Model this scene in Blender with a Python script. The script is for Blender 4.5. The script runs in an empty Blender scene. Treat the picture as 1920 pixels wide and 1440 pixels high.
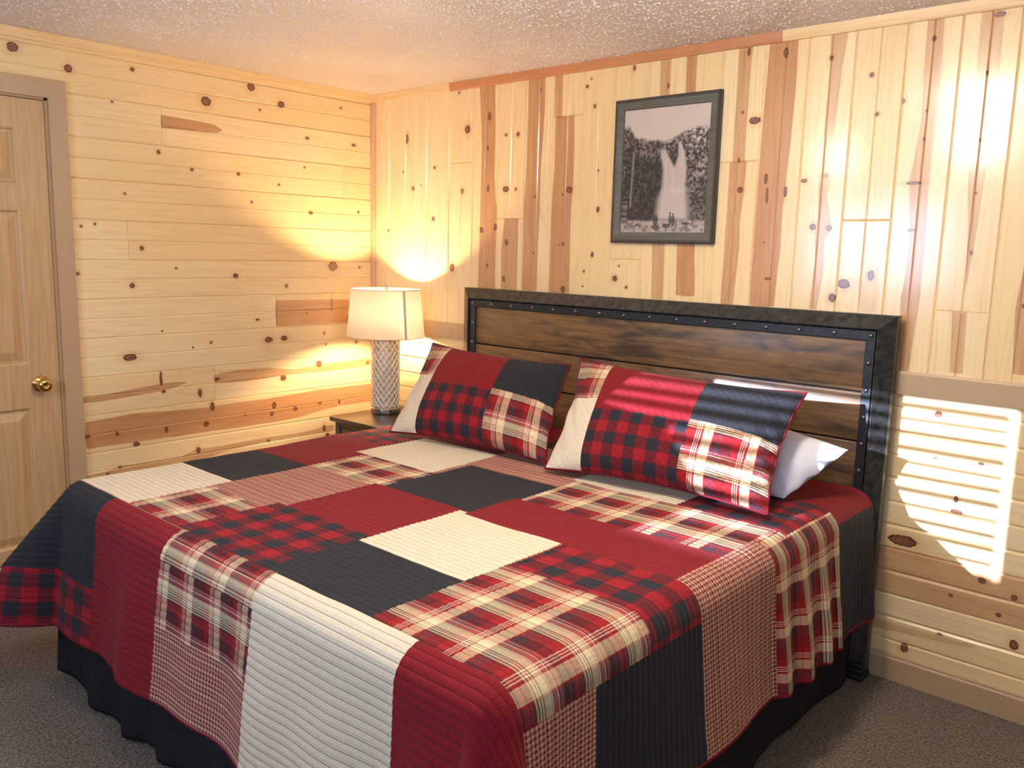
import bpy, bmesh, math, random
import numpy as np
from mathutils import Vector, Matrix
random.seed(7); RNG = np.random.default_rng(7)
scene = bpy.context.scene
COL = scene.collection
PI = math.pi

# ------------------------------------------------------------------ camera
F_PX = 1590.37
CAM = np.array([3.76727, -3.06012, 1.49379])
YAW, PITCH, ROLL = 0.725127, -0.157086, 0.0245616
_f = np.array([-math.sin(YAW)*math.cos(PITCH), math.cos(YAW)*math.cos(PITCH), math.sin(PITCH)])
_r = np.cross(_f, [0, 0, 1]); _r /= np.linalg.norm(_r); _u = np.cross(_r, _f)
RIGHT = math.cos(ROLL)*_r + math.sin(ROLL)*_u
UP = -math.sin(ROLL)*_r + math.cos(ROLL)*_u
FWD = _f
def ray_hit(px, py, axis, val):
    d = FWD*F_PX + RIGHT*(px-960) - UP*(py-720)
    return CAM + d*((val-CAM[axis])/d[axis])
def on_left(px, py):
    p = ray_hit(px, py, 0, 0.0); return (-p[1], p[2])      # distance from the corner, height
def on_back(px, py):
    p = ray_hit(px, py, 1, 0.0); return (p[0], p[2])
cd = bpy.data.cameras.new('camera'); cam = bpy.data.objects.new('camera', cd); COL.objects.link(cam)
cd.sensor_width = 36; cd.lens = F_PX*36/1920; cd.clip_start = 0.05
M = Matrix(((RIGHT[0], UP[0], -FWD[0], CAM[0]), (RIGHT[1], UP[1], -FWD[1], CAM[1]), (RIGHT[2], UP[2], -FWD[2], CAM[2]), (0, 0, 0, 1)))
cam.matrix_world = M
scene.camera = cam

# ------------------------------------------------------------------ helpers
def lin(c):
    return tuple(((v/255)/12.92 if v/255 <= .04045 else ((v/255+.055)/1.055)**2.4) for v in c)
def tag(o, label=None, cat=None, group=None, kind=None):
    if label: o['label'] = label
    if cat: o['category'] = cat
    if group: o['group'] = group
    if kind: o['kind'] = kind
    return o
def thing(name, label, cat, loc=(0, 0, 0), group=None):
    o = bpy.data.objects.new(name, None); COL.objects.link(o); o.location = loc
    o.empty_display_size = .1
    return tag(o, label, cat, group)
def link(name, me, mats, parent=None):
    o = bpy.data.objects.new(name, me); COL.objects.link(o)
    for m in (mats if isinstance(mats, (list, tuple)) else [mats]): me.materials.append(m)
    if parent is not None:
        o.parent = parent
        o.location = -Vector(parent.location) if parent.parent is None else Vector((0, 0, 0))
    return o
def from_bm(name, bm, mats, parent=None, smooth=False):
    me = bpy.data.meshes.new(name); bm.to_mesh(me); bm.free()
    if smooth: me.polygons.foreach_set('use_smooth', [True]*len(me.polygons))
    return link(name, me, mats, parent)
def smooth_angle(o, ang=40):
    me = o.data
    me.polygons.foreach_set('use_smooth', [True]*len(me.polygons))
    bm = bmesh.new(); bm.from_mesh(me)
    for e in bm.edges:
        if len(e.link_faces) == 2 and e.calc_face_angle(0) > math.radians(ang): e.smooth = False
    bm.to_mesh(me); bm.free()
def box(bm, lo, hi, bev=0.0, seg=2, mi=0):
    x0, y0, z0 = lo; x1, y1, z1 = hi
    vs = [bm.verts.new(p) for p in [(x0,y0,z0),(x1,y0,z0),(x1,y1,z0),(x0,y1,z0),(x0,y0,z1),(x1,y0,z1),(x1,y1,z1),(x0,y1,z1)]]
    fs = [bm.faces.new([vs[i] for i in f]) for f in [(0,3,2,1),(4,5,6,7),(0,1,5,4),(1,2,6,5),(2,3,7,6),(3,0,4,7)]]
    for f in fs: f.material_index = mi
    if bev > 0:
        es = list({e for f in fs for e in f.edges})
        bmesh.ops.bevel(bm, geom=es, offset=bev, segments=seg, profile=.5, affect='EDGES')
def make_box(name, lo, hi, mat, parent=None, bev=0.0, seg=2):
    bm = bmesh.new(); box(bm, lo, hi, bev, seg)
    o = from_bm(name, bm, mat, parent)
    if bev > 0: smooth_angle(o, 50)
    return o
def lathe(bm, prof, c, n=48, axis='z', cap=False):
    rings = []
    for r, h in prof:
        ring = []
        for i in range(n):
            a = 2*PI*i/n
            if axis == 'z': p = (c[0]+r*math.cos(a), c[1]+r*math.sin(a), c[2]+h)
            else: p = (c[0]+h, c[1]+r*math.cos(a), c[2]+r*math.sin(a))
            ring.append(bm.verts.new(p))
        rings.append(ring)
    for a, b in zip(rings, rings[1:]):
        for i in range(n):
            bm.faces.new((a[i], a[(i+1) % n], b[(i+1) % n], b[i]))
    if cap:
        bm.faces.new(rings[0][::-1]); bm.faces.new(rings[-1])
def tube(bm, pts, r, n=8, closed=False):
    pts = [Vector(p) for p in pts]; m = len(pts); rings = []
    prev = None
    for i, p in enumerate(pts):
        if closed: t = pts[(i+1) % m]-pts[i-1]
        else: t = pts[min(i+1, m-1)]-pts[max(i-1, 0)]
        t.normalize()
        if prev is None:
            a = Vector((0, 0, 1)) if abs(t.z) < .9 else Vector((1, 0, 0))
            nrm = t.cross(a).normalized()
        else:
            nrm = (prev-t*prev.dot(t)).normalized()
        prev = nrm; b = t.cross(nrm)
        rr = r(i) if callable(r) else r
        rings.append([bm.verts.new(p+(nrm*math.cos(2*PI*k/n)+b*math.sin(2*PI*k/n))*rr) for k in range(n)])
    seq = list(zip(rings, rings[1:])) + ([(rings[-1], rings[0])] if closed else [])
    for a, b in seq:
        for k in range(n): bm.faces.new((a[k], a[(k+1) % n], b[(k+1) % n], b[k]))
    if not closed:
        bm.faces.new(rings[0][::-1]); bm.faces.new(rings[-1])
def grid_mesh(name, P, uv=None, matidx=None, smooth=True, flip=False):
    """P: (n,m,3) array of points -> mesh of quads."""
    n, m, _ = P.shape
    me = bpy.data.meshes.new(name)
    idx = np.arange(n*m).reshape(n, m)
    q = np.stack([idx[:-1, :-1], idx[1:, :-1], idx[1:, 1:], idx[:-1, 1:]], -1).reshape(-1, 4)
    if flip: q = q[:, ::-1]
    nf = len(q)
    me.vertices.add(n*m); me.vertices.foreach_set('co', P.reshape(-1).astype('f'))
    me.loops.add(nf*4); me.loops.foreach_set('vertex_index', q.reshape(-1).astype('i'))
    me.polygons.add(nf); me.polygons.foreach_set('loop_start', (np.arange(nf)*4).astype('i'))
    me.polygons.foreach_set('loop_total', np.full(nf, 4, 'i'))
    me.update(calc_edges=True)
    if uv is not None:
        l = me.uv_layers.new(name='UVMap')
        l.data.foreach_set('uv', uv.reshape(-1, 2)[q.reshape(-1)].reshape(-1).astype('f'))
    if matidx is not None: me.polygons.foreach_set('material_index', matidx.reshape(-1).astype('i'))
    if smooth: me.polygons.foreach_set('use_smooth', np.ones(nf, bool))
    me.validate()
    return me
def sstep(x, a, b):
    t = np.clip((x-a)/(b-a), 0, 1); return t*t*(3-2*t)
def vnoise(x, y, seed=0):
    """smooth value noise on arrays"""
    r = np.random.default_rng(seed).random((256, 256))
    xi = np.floor(x).astype(int); yi = np.floor(y).astype(int)
    fx = x-xi; fy = y-yi; fx = fx*fx*(3-2*fx); fy = fy*fy*(3-2*fy)
    a = r[xi % 256, yi % 256]; b = r[(xi+1) % 256, yi % 256]; c = r[xi % 256, (yi+1) % 256]; d = r[(xi+1) % 256, (yi+1) % 256]
    return (a*(1-fx)+b*fx)*(1-fy)+(c*(1-fx)+d*fx)*fy
def fbm(x, y, o=4, seed=0):
    s = 0; a = .5
    for k in range(o):
        s = s+a*vnoise(x*2**k+17*k, y*2**k+5*k, seed+k); a *= .5
    return s/(1-.5**o)

# ------------------------------------------------------------------ node helper
class NT:
    def __init__(s, name):
        s.m = bpy.data.materials.new(name); s.m.use_nodes = True
        s.t = s.m.node_tree; s.t.nodes.clear()
        s.out = s.n('ShaderNodeOutputMaterial'); s.b = s.n('ShaderNodeBsdfPrincipled')
        s.t.links.new(s.b.outputs[0], s.out.inputs[0])
    def n(s, k, **kw):
        nd = s.t.nodes.new(k)
        for a, v in kw.items(): setattr(nd, a, v)
        return nd
    def put(s, sock, v):
        if isinstance(v, bpy.types.NodeSocket): s.t.links.new(v, sock)
        elif v is not None:
            if sock.type == 'RGBA' and len(v) == 3: v = (*v, 1)
            sock.default_value = v
    def math(s, op, a, b=None, c=None, clamp=False):
        nd = s.n('ShaderNodeMath', operation=op); nd.use_clamp = clamp
        s.put(nd.inputs[0], a)
        if b is not None: s.put(nd.inputs[1], b)
        if c is not None: s.put(nd.inputs[2], c)
        return nd.outputs[0]
    def vmath(s, op, a, b=None):
        nd = s.n('ShaderNodeVectorMath', operation=op)
        s.put(nd.inputs[0], a)
        if b is not None: s.put(nd.inputs[1], b)
        return nd.outputs['Value'] if op in ('LENGTH', 'DOT_PRODUCT') else nd.outputs[0]
    def mix(s, f, a, b, bt='MIX'):
        nd = s.n('ShaderNodeMix', data_type='RGBA', blend_type=bt)
        s.put(nd.inputs[0], f); s.put(nd.inputs[6], a); s.put(nd.inputs[7], b); return nd.outputs[2]
    def noise(s, v, scale, detail=3, rough=.5, dist=0.0):
        nd = s.n('ShaderNodeTexNoise'); s.put(nd.inputs['Vector'], v)
        nd.inputs['Scale'].default_value = scale; nd.inputs['Detail'].default_value = detail
        nd.inputs['Roughness'].default_value = rough; nd.inputs['Distortion'].default_value = dist
        return nd.outputs['Fac']
    def sep(s, v):
        nd = s.n('ShaderNodeSeparateXYZ'); s.put(nd.inputs[0], v); return nd.outputs
    def comb(s, x, y, z):
        nd = s.n('ShaderNodeCombineXYZ')
        for i, v in enumerate((x, y, z)): s.put(nd.inputs[i], v)
        return nd.outputs[0]
    def ramp(s, v, a, b, lo=0.0, hi=1.0, smooth=False):
        nd = s.n('ShaderNodeMapRange'); nd.clamp = True
        if smooth: nd.interpolation_type = 'SMOOTHSTEP'
        s.put(nd.inputs[0], v); s.put(nd.inputs[1], a); s.put(nd.inputs[2], b); s.put(nd.inputs[3], lo); s.put(nd.inputs[4], hi)
        return nd.outputs[0]
    def attr(s, name, out='Vector'):
        nd = s.n('ShaderNodeAttribute'); nd.attribute_name = name; return nd.outputs[out]
    def obj(s): return s.n('ShaderNodeTexCoord').outputs['Object']
    def uv(s): return s.n('ShaderNodeUVMap', uv_map='UVMap').outputs[0]
    def bump(s, h, strength=.3, dist=.01, normal=None):
        nd = s.n('ShaderNodeBump'); nd.inputs['Strength'].default_value = strength; nd.inputs['Distance'].default_value = dist
        s.put(nd.inputs['Height'], h)
        if normal is not None: s.put(nd.inputs['Normal'], normal)
        s.t.links.new(nd.outputs[0], s.b.inputs['Normal']); return nd.outputs[0]
    def set(s, **kw):
        for k, v in kw.items(): s.put(s.b.inputs[k.replace('_', ' ')], v)
        return s

# ------------------------------------------------------------------ materials
def mat_pine():
    s = NT('knotty_pine')
    st = s.sep(s.attr('board'))            # along, across, board random
    kd = s.sep(s.attr('knot'))             # offset along / size, offset across / size, size
    hs = s.attr('heart', 'Fac')            # signed distance to heartwood edge (m)
    rr = s.math('SQRT', s.math('ADD', s.math('MULTIPLY', kd[0], kd[0]), s.math('MULTIPLY', kd[1], kd[1])))
    # grain coordinate bends round the knots
    fall = s.math('EXPONENT', s.math('MULTIPLY', s.math('MULTIPLY', rr, rr), -.09))
    push = s.math('MULTIPLY', s.math('MULTIPLY', kd[1], fall), s.math('MULTIPLY', kd[2], -.55))
    across = s.math('ADD', st[1], push)
    g = s.comb(s.math('MULTIPLY', st[0], .9), s.math('MULTIPLY', across, 22.0), s.math('MULTIPLY', st[2], 31.0))
    n1 = s.noise(g, 2.2, 5, .6, .35)
    g2 = s.comb(s.math('MULTIPLY', st[0], .35), s.math('MULTIPLY', across, 7.0), s.math('MULTIPLY', st[2], 77.0))
    n2 = s.noise(g2, 2.0, 2, .5, .6)
    rings = s.math('SINE', s.math('ADD', s.math('MULTIPLY', n2, 48.0), s.math('MULTIPLY', n1, 5.0)))
    ringm = s.ramp(rings, .45, 1.0, 0, 1)
    fine = s.noise(s.comb(s.math('MULTIPLY', st[0], 3.0), s.math('MULTIPLY', across, 240.0), st[2]), 1.6, 2, .5)
    rnd = s.n('ShaderNodeTexWhiteNoise', noise_dimensions='1D'); s.put(rnd.inputs['W'], st[2])
    sap = s.mix(rnd.outputs[0], lin((246, 222, 174)), lin((241, 211, 155)))
    sap = s.mix(s.math('MULTIPLY', ringm, .22), sap, lin((218, 172, 110)))
    sap = s.mix(s.math('MULTIPLY', s.ramp(n1, .45, .75), .22), sap, lin((228, 186, 124)))
    sap = s.mix(s.math('MULTIPLY', fine, .10), sap, lin((200, 150, 90)))
    heart = s.mix(s.ramp(n1, .3, .75), lin((214, 166, 116)), lin((190, 134, 86)))
    heart = s.mix(s.math('MULTIPLY', ringm, .22), heart, lin((160, 100, 62)))
    heart = s.mix(s.math('MULTIPLY', fine, .25), heart, lin((150, 90, 54)))
    hsn = s.math('ADD', hs, s.math('MULTIPLY', s.math('SUBTRACT', s.noise(g, 1.3, 3, .6), .5), .008))
    hf = s.ramp(hsn, -.0012, .0015, 0, 1)
    hk = s.attr('heart_tone', 'Fac')
    col = s.mix(s.math('MULTIPLY', hf, hk), sap, heart)
    # knots
    nz = s.noise(s.comb(s.math('MULTIPLY', st[0], 60.0), s.math('MULTIPLY', st[1], 60.0), st[2]), 1.5, 3, .6)
    rk = s.math('ADD', s.math('MULTIPLY', rr, 1.12), s.math('MULTIPLY', s.math('SUBTRACT', nz, .5), .7))
    halo = s.ramp(rk, 1.0, 3.0, .30, 0, True)
    col = s.mix(halo, col, lin((206, 140, 76)))
    kin = s.mix(s.ramp(s.math('SINE', s.math('MULTIPLY', rk, 16.0)), -.6, 1, 0, 1), lin((150, 96, 68)), lin((116, 66, 44)))
    kin = s.mix(s.ramp(rk, .68, .95, 0, 1), kin, lin((78, 38, 24)))
    kf = s.ramp(rk, 1.0, 1.14, 1, 0)
    col = s.mix(kf, col, kin)
    s.set(Base_Color=col, Roughness=s.ramp(n1, .2, .8, .24, .34), Coat_Weight=1.0, Coat_Roughness=.15)
    s.b.inputs['Specular IOR Level'].default_value = .5
    s.bump(s.math('ADD', s.math('MULTIPLY', fine, .5), s.math('MULTIPLY', n1, .5)), .12, .002)
    return s.m
def mat_flat(name, c, rough=.5, metal=0, spec=.5, noise=0, nscale=8, c2=None, coat=0, bump=0, bscale=200):
    s = NT(name)
    if c2 is not None:
        f = s.noise(s.obj(), nscale, 4, .6); col = s.mix(s.ramp(f, .3, .7), lin(c), lin(c2))
    else: col = (*lin(c), 1)
    s.set(Base_Color=col, Roughness=rough, Metallic=metal, Coat_Weight=coat)
    s.b.inputs['Specular IOR Level'].default_value = spec
    if bump: s.bump(s.noise(s.obj(), bscale, 3, .6), bump, .003)
    return s.m
def mat_oak(name, c1, c2, axis='z'):
    s = NT(name); o = s.sep(s.obj())
    v = s.comb(s.math('MULTIPLY', o[0], 40), s.math('MULTIPLY', o[1], 40), s.math('MULTIPLY', o[2], 2.0)) if axis == 'z' else \
        s.comb(s.math('MULTIPLY', o[0], 2 if axis == 'x' else 40), s.math('MULTIPLY', o[1], 40 if axis == 'x' else 2), s.math('MULTIPLY', o[2], 40))
    n = s.noise(v, 1.6, 5, .65, .3)
    s.set(Base_Color=s.mix(s.ramp(n, .35, .7), lin(c1), lin(c2)), Roughness=.42)
    s.bump(n, .15, .002); return s.m
PINE = mat_pine()
TRIMPINE = None
def mat_ceiling():
    s = NT('popcorn_ceiling'); v = s.obj()
    s.set(Base_Color=s.mix(s.noise(v, 3, 3), lin((232, 223, 218)), lin((222, 212, 206))), Roughness=.18)
    s.b.inputs['Specular IOR Level'].default_value = .6
    s.bump(s.noise(v, 230, 3, .6), .35, .004); return s.m
def mat_carpet():
    s = NT('carpet_pile'); v = s.obj()
    n = s.noise(v, 120, 2, .6); n2 = s.noise(v, 60, 3, .7); n3 = s.noise(v, 5, 2)
    c = s.mix(s.ramp(n, .42, .60), lin((46, 35, 22)), lin((142, 116, 84)))
    c = s.mix(s.math('MULTIPLY', s.ramp(n2, .45, .65), .55), c, lin((104, 88, 70)))
    c = s.mix(s.math('MULTIPLY', n3, .25), c, lin((120, 104, 84)))
    s.set(Base_Color=c, Roughness=.95); s.b.inputs['Specular IOR Level'].default_value = .1
    s.b.inputs['Sheen Weight'].default_value = .3
    s.bump(s.math('ADD', n, n2), 1.0, .012); return s.m
# quilt fabrics --------------------------------------------------
P_ST = .022          # stitch row pitch
def fabric_finish(s, col, kind='quilt', extra=None, rough=.85):
    uv = s.sep(s.uv())
    if kind == 'quilt':
        a = s.math('FRACT', s.math('DIVIDE', uv[1], P_ST))
        d = s.math('ABSOLUTE', s.math('SUBTRACT', a, .5))           # .5 at the seam
        seam = s.ramp(d, .40, .5, 0, 1, True)
        puck = s.noise(s.comb(s.math('MULTIPLY', uv[0], 105.0), s.math('MULTIPLY', uv[1], 26.0), 0.0), 1.0, 3, .65, .4)
    else:
        a = s.math('FRACT', s.math('DIVIDE', s.math('ADD', uv[0], uv[1]), .034)); a2 = s.math('FRACT', s.math('DIVIDE', s.math('SUBTRACT', uv[0], uv[1]), .034))
        d = s.math('MAXIMUM', s.math('ABSOLUTE', s.math('SUBTRACT', a, .5)), s.math('ABSOLUTE', s.math('SUBTRACT', a2, .5)))
        seam = s.ramp(d, .40, .5, 0, 1, True)
        puck = s.noise(s.comb(s.math('MULTIPLY', uv[0], 60.0), s.math('MULTIPLY', uv[1], 60.0), 0.0), 1.0, 3, .6)
    seam_line = s.math('GREATER_THAN', d, .475)  # thin maroon line mixed in along each seam
    col = s.mix(s.math('MULTIPLY', seam_line, .30 if kind == 'quilt' else .06), col, lin((96, 40, 44)))
    h = s.math('SUBTRACT', s.math('MULTIPLY', puck, 1.2), s.math('MULTIPLY', seam, .8))
    if extra is not None: h = s.math('ADD', h, extra)
    weave = s.noise(s.comb(s.math('MULTIPLY', uv[0], 700.0), s.math('MULTIPLY', uv[1], 700.0), 0.0), 1.0, 1, .5)
    col = s.mix(s.math('MULTIPLY', weave, .22), col, (0.0, 0.0, 0.0, 1))
    s.set(Base_Color=col, Roughness=rough); s.b.inputs['Specular IOR Level'].default_value = .25
    s.b.inputs['Sheen Weight'].default_value = .04
    s.bump(s.math('ADD', h, s.math('MULTIPLY', weave, .25)), .6, .0045); return s.m
RED = lin((130, 15, 26)); NAVY = lin((35, 37, 43)); CREAM = lin((236, 222, 192))
def mat_solid(name, c, kind='quilt'):
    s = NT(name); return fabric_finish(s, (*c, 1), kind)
def mat_cream(kind='quilt'):
    s = NT('cream_waffle_'+kind); uv = s.sep(s.uv())
    a = s.math('SINE', s.math('MULTIPLY', uv[0], 2*PI/.0075)); b = s.math('SINE', s.math('MULTIPLY', uv[1], 2*PI/.0073))
    t = s.math('MULTIPLY', s.ramp(a, -.2, .6), s.ramp(b, -.2, .6))
    col = s.mix(s.math('MULTIPLY', t, .6), lin((228, 213, 184)), lin((246, 237, 215)))
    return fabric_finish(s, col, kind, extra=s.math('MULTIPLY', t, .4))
def mat_check(kind='quilt', off=(0, 0)):
    s = NT('red_and_black_check_'+kind); uv = s.sep(s.uv())
    fu = s.math('FRACT', s.math('DIVIDE', s.math('ADD', uv[0], 10+off[0]), .110 if kind == 'quilt' else .094)); fv = s.math('FRACT', s.math('DIVIDE', s.math('ADD', uv[1], 10+off[1]), .094))
    a = s.math('GREATER_THAN', fu, .5); b = s.math('GREATER_THAN', fv, .5)
    both = s.math('MULTIPLY', a, b); one = s.math('ABSOLUTE', s.math('SUBTRACT', a, b))
    col = s.mix(one, lin((152, 19, 33)), lin((100, 21, 32)))
    col = s.mix(both, col, lin((34, 38, 46)))
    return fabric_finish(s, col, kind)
def plaid_seq(s, x, P, warp=True):
    f = s.math('FRACT', s.math('DIVIDE', s.math('ADD', x, 10.0), P))
    cr = s.n('ShaderNodeValToRGB'); e = cr.color_ramp; e.interpolation = 'CONSTANT'
    sl = lin((26, 50, 58)); ma = lin((92, 18, 26)); rd = lin((156, 21, 25)); pk = lin((176, 92, 86)); cm = lin((228, 208, 168)); wh = lin((236, 216, 186))
    if warp: seq = [(0, sl), (.20, ma), (.44, rd), (.60, wh), (.622, rd), (.645, wh), (.667, rd), (.69, wh), (.712, rd), (.76, cm), (.97, rd)]
    else: seq = [(0, ma), (.23, rd), (.42, ma), (.45, ma), (.467, cm), (.505, ma), (.522, cm), (.56, ma), (.577, cm), (.615, ma), (.632, cm), (.80, pk), (.90, wh), (.925, ma), (.945, pk)]
    while len(e.elements) < len(seq): e.elements.new(.5)
    for k, (p, c) in enumerate(seq): e.elements[k].position = p; e.elements[k].color = (*c, 1)
    s.put(cr.inputs[0], f); return cr.outputs[0]
def mat_plaid(name, kind='quilt', off=(.02, .05), P=.155):
    s = NT(name); uv = s.sep(s.uv())
    a = plaid_seq(s, s.math('ADD', uv[0], off[0]), P); b = plaid_seq(s, s.math('ADD', uv[1], off[1]), P, False)
    tw = s.math('FRACT', s.math('DIVIDE', s.math('ADD', s.math('ADD', uv[0], uv[1]), 10.0), .0034))
    f = s.math('ADD', .42, s.math('MULTIPLY', s.math('GREATER_THAN', tw, .5), .24))
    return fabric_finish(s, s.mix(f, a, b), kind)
def mat_hound():
    s = NT('red_houndstooth'); uv = s.sep(s.uv()); P = .0125
    fu = s.math('FRACT', s.math('DIVIDE', s.math('ADD', uv[0], 10.0), P)); fv = s.math('FRACT', s.math('DIVIDE', s.math('ADD', uv[1], 10.0), P))
    w = s.math('GREATER_THAN', fu, .5); f = s.math('GREATER_THAN', fv, .5)
    t = s.math('GREATER_THAN', s.math('FRACT', s.math('MULTIPLY', s.math('ADD', fu, fv), 2.0)), .5)
    k = s.math('ADD', s.math('MULTIPLY', w, t), s.math('MULTIPLY', f, s.math('SUBTRACT', 1.0, t)))
    col = s.mix(k, lin((206, 164, 138)), lin((120, 24, 32)))
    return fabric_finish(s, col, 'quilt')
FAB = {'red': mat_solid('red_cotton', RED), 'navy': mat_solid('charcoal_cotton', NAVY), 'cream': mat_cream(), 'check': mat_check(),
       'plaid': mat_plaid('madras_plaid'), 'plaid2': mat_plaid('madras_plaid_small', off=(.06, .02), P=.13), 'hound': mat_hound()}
FK = list(FAB)
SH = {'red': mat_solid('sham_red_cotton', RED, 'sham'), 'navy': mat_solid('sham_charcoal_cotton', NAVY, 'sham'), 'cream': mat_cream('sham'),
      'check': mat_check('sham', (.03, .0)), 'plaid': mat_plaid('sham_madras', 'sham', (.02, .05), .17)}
SK = list(SH)
LINING = mat_flat('red_lining', (120, 20, 32), .9, spec=.15)
BINDING = mat_flat('red_binding', (100, 15, 27), .75, spec=.2)
SKIRT = mat_flat('charcoal_bedskirt', (38, 38, 42), .9, spec=.15, c2=(30, 30, 33), nscale=30)
WHITE = mat_flat('white_pillowcase', (232, 234, 247), .8, spec=.2, bump=.15, bscale=60)
TAUPE = mat_flat('taupe_painted_trim', (190, 160, 124), .42, c2=(184, 154, 118), nscale=4)
DARKM = mat_flat('aged_dark_metal', (86, 87, 84), .34, metal=.55, c2=(46, 48, 50), nscale=38, spec=.5, bump=.08, bscale=90)
STRAP = mat_flat('blackened_strap_metal', (62, 64, 68), .42, metal=.6, c2=(44, 46, 50), nscale=60)
RIVET = mat_flat('rivet_metal', (120, 116, 112), .28, metal=.85)
GAPM = mat_flat('black_gap', (12, 12, 12), .8)
LEGM = mat_flat('black_bed_leg', (20, 20, 20), .5)
ESP = mat_flat('espresso_wood', (52, 38, 30), .32, c2=(44, 32, 26), nscale=14, coat=.25)
ESPD = mat_flat('espresso_drawer', (66, 48, 36), .36, c2=(52, 38, 30), nscale=16)
BRASS = mat_flat('polished_brass', (214, 176, 104), .16, metal=1)
NICKEL = mat_flat('brushed_nickel', (190, 184, 176), .28, metal=1)
MERC = mat_flat('mercury_glass', (214, 196, 176), .35, metal=.1, c2=(168, 148, 128), nscale=60)
OAK = mat_oak('pale_oak_door', (202, 168, 122), (184, 146, 98))
FRAMEM = mat_oak('grey_wood_frame', (104, 102, 90), (84, 82, 70), 'x')
FRAMED = mat_flat('dark_frame_edge', (66, 60, 56), .5)
def mat_plank():
    s = NT('rustic_headboard_wood'); o = s.sep(s.obj())
    r = s.attr('plank', 'Fac')
    n = s.noise(s.comb(s.math('MULTIPLY', o[0], 3.2), s.math('MULTIPLY', o[2], 45), s.math('MULTIPLY', r, 13)), 1.5, 6, .7, .4)
    n2 = s.noise(s.comb(s.math('MULTIPLY', o[0], 2.4), s.math('MULTIPLY', o[2], 10), s.math('MULTIPLY', r, 9)), 1.6, 3, .6, .4)
    c = s.mix(s.ramp(n, .3, .7), lin((80, 60, 40)), lin((142, 106, 66)))
    c = s.mix(s.ramp(n2, .50, .68, 0, .85), c, lin((48, 43, 38)))
    c = s.mix(s.ramp(n2, .22, .42, .4, 0), c, lin((142, 96, 58)))
    s.set(Base_Color=c, Roughness=s.ramp(n, .3, .7, .36, .5), Coat_Weight=.12, Coat_Roughness=.25)
    s.bump(n, .25, .002); return s.m
PLANK = mat_plank()
def mat_shade():
    s = NT('linen_shade'); v = s.sep(s.obj())
    w = s.noise(s.comb(s.math('MULTIPLY', v[0], 900), s.math('MULTIPLY', v[1], 900), s.math('MULTIPLY', v[2], 1400)), 1, 2)
    s.t.nodes.remove(s.b)
    d = s.n('ShaderNodeBsdfDiffuse'); t = s.n('ShaderNodeBsdfTranslucent'); m = s.n('ShaderNodeMixShader')
    c = s.mix(s.math('MULTIPLY', w, .3), lin((252, 249, 242)), lin((238, 228, 214)))
    s.put(d.inputs[0], c); s.put(t.inputs[0], c); m.inputs[0].default_value = .78
    s.t.links.new(d.outputs[0], m.inputs[1]); s.t.links.new(t.outputs[0], m.inputs[2]); s.t.links.new(m.outputs[0], s.out.inputs[0])
    return s.m
SHADE = mat_shade()
def mat_emit(name, c, st):
    s = NT(name); s.set(Base_Color=(*lin(c), 1), Emission_Color=(*lin(c), 1), Emission_Strength=st); return s.m

# ------------------------------------------------------------------ room sizes
H = 2.30; XR = 6.2; YF = -3.9
PZ = .0842; Z0 = 1.4918
def zk(k): return Z0+PZ*k
XJ = lambda j: .096+.1669*j

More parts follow.
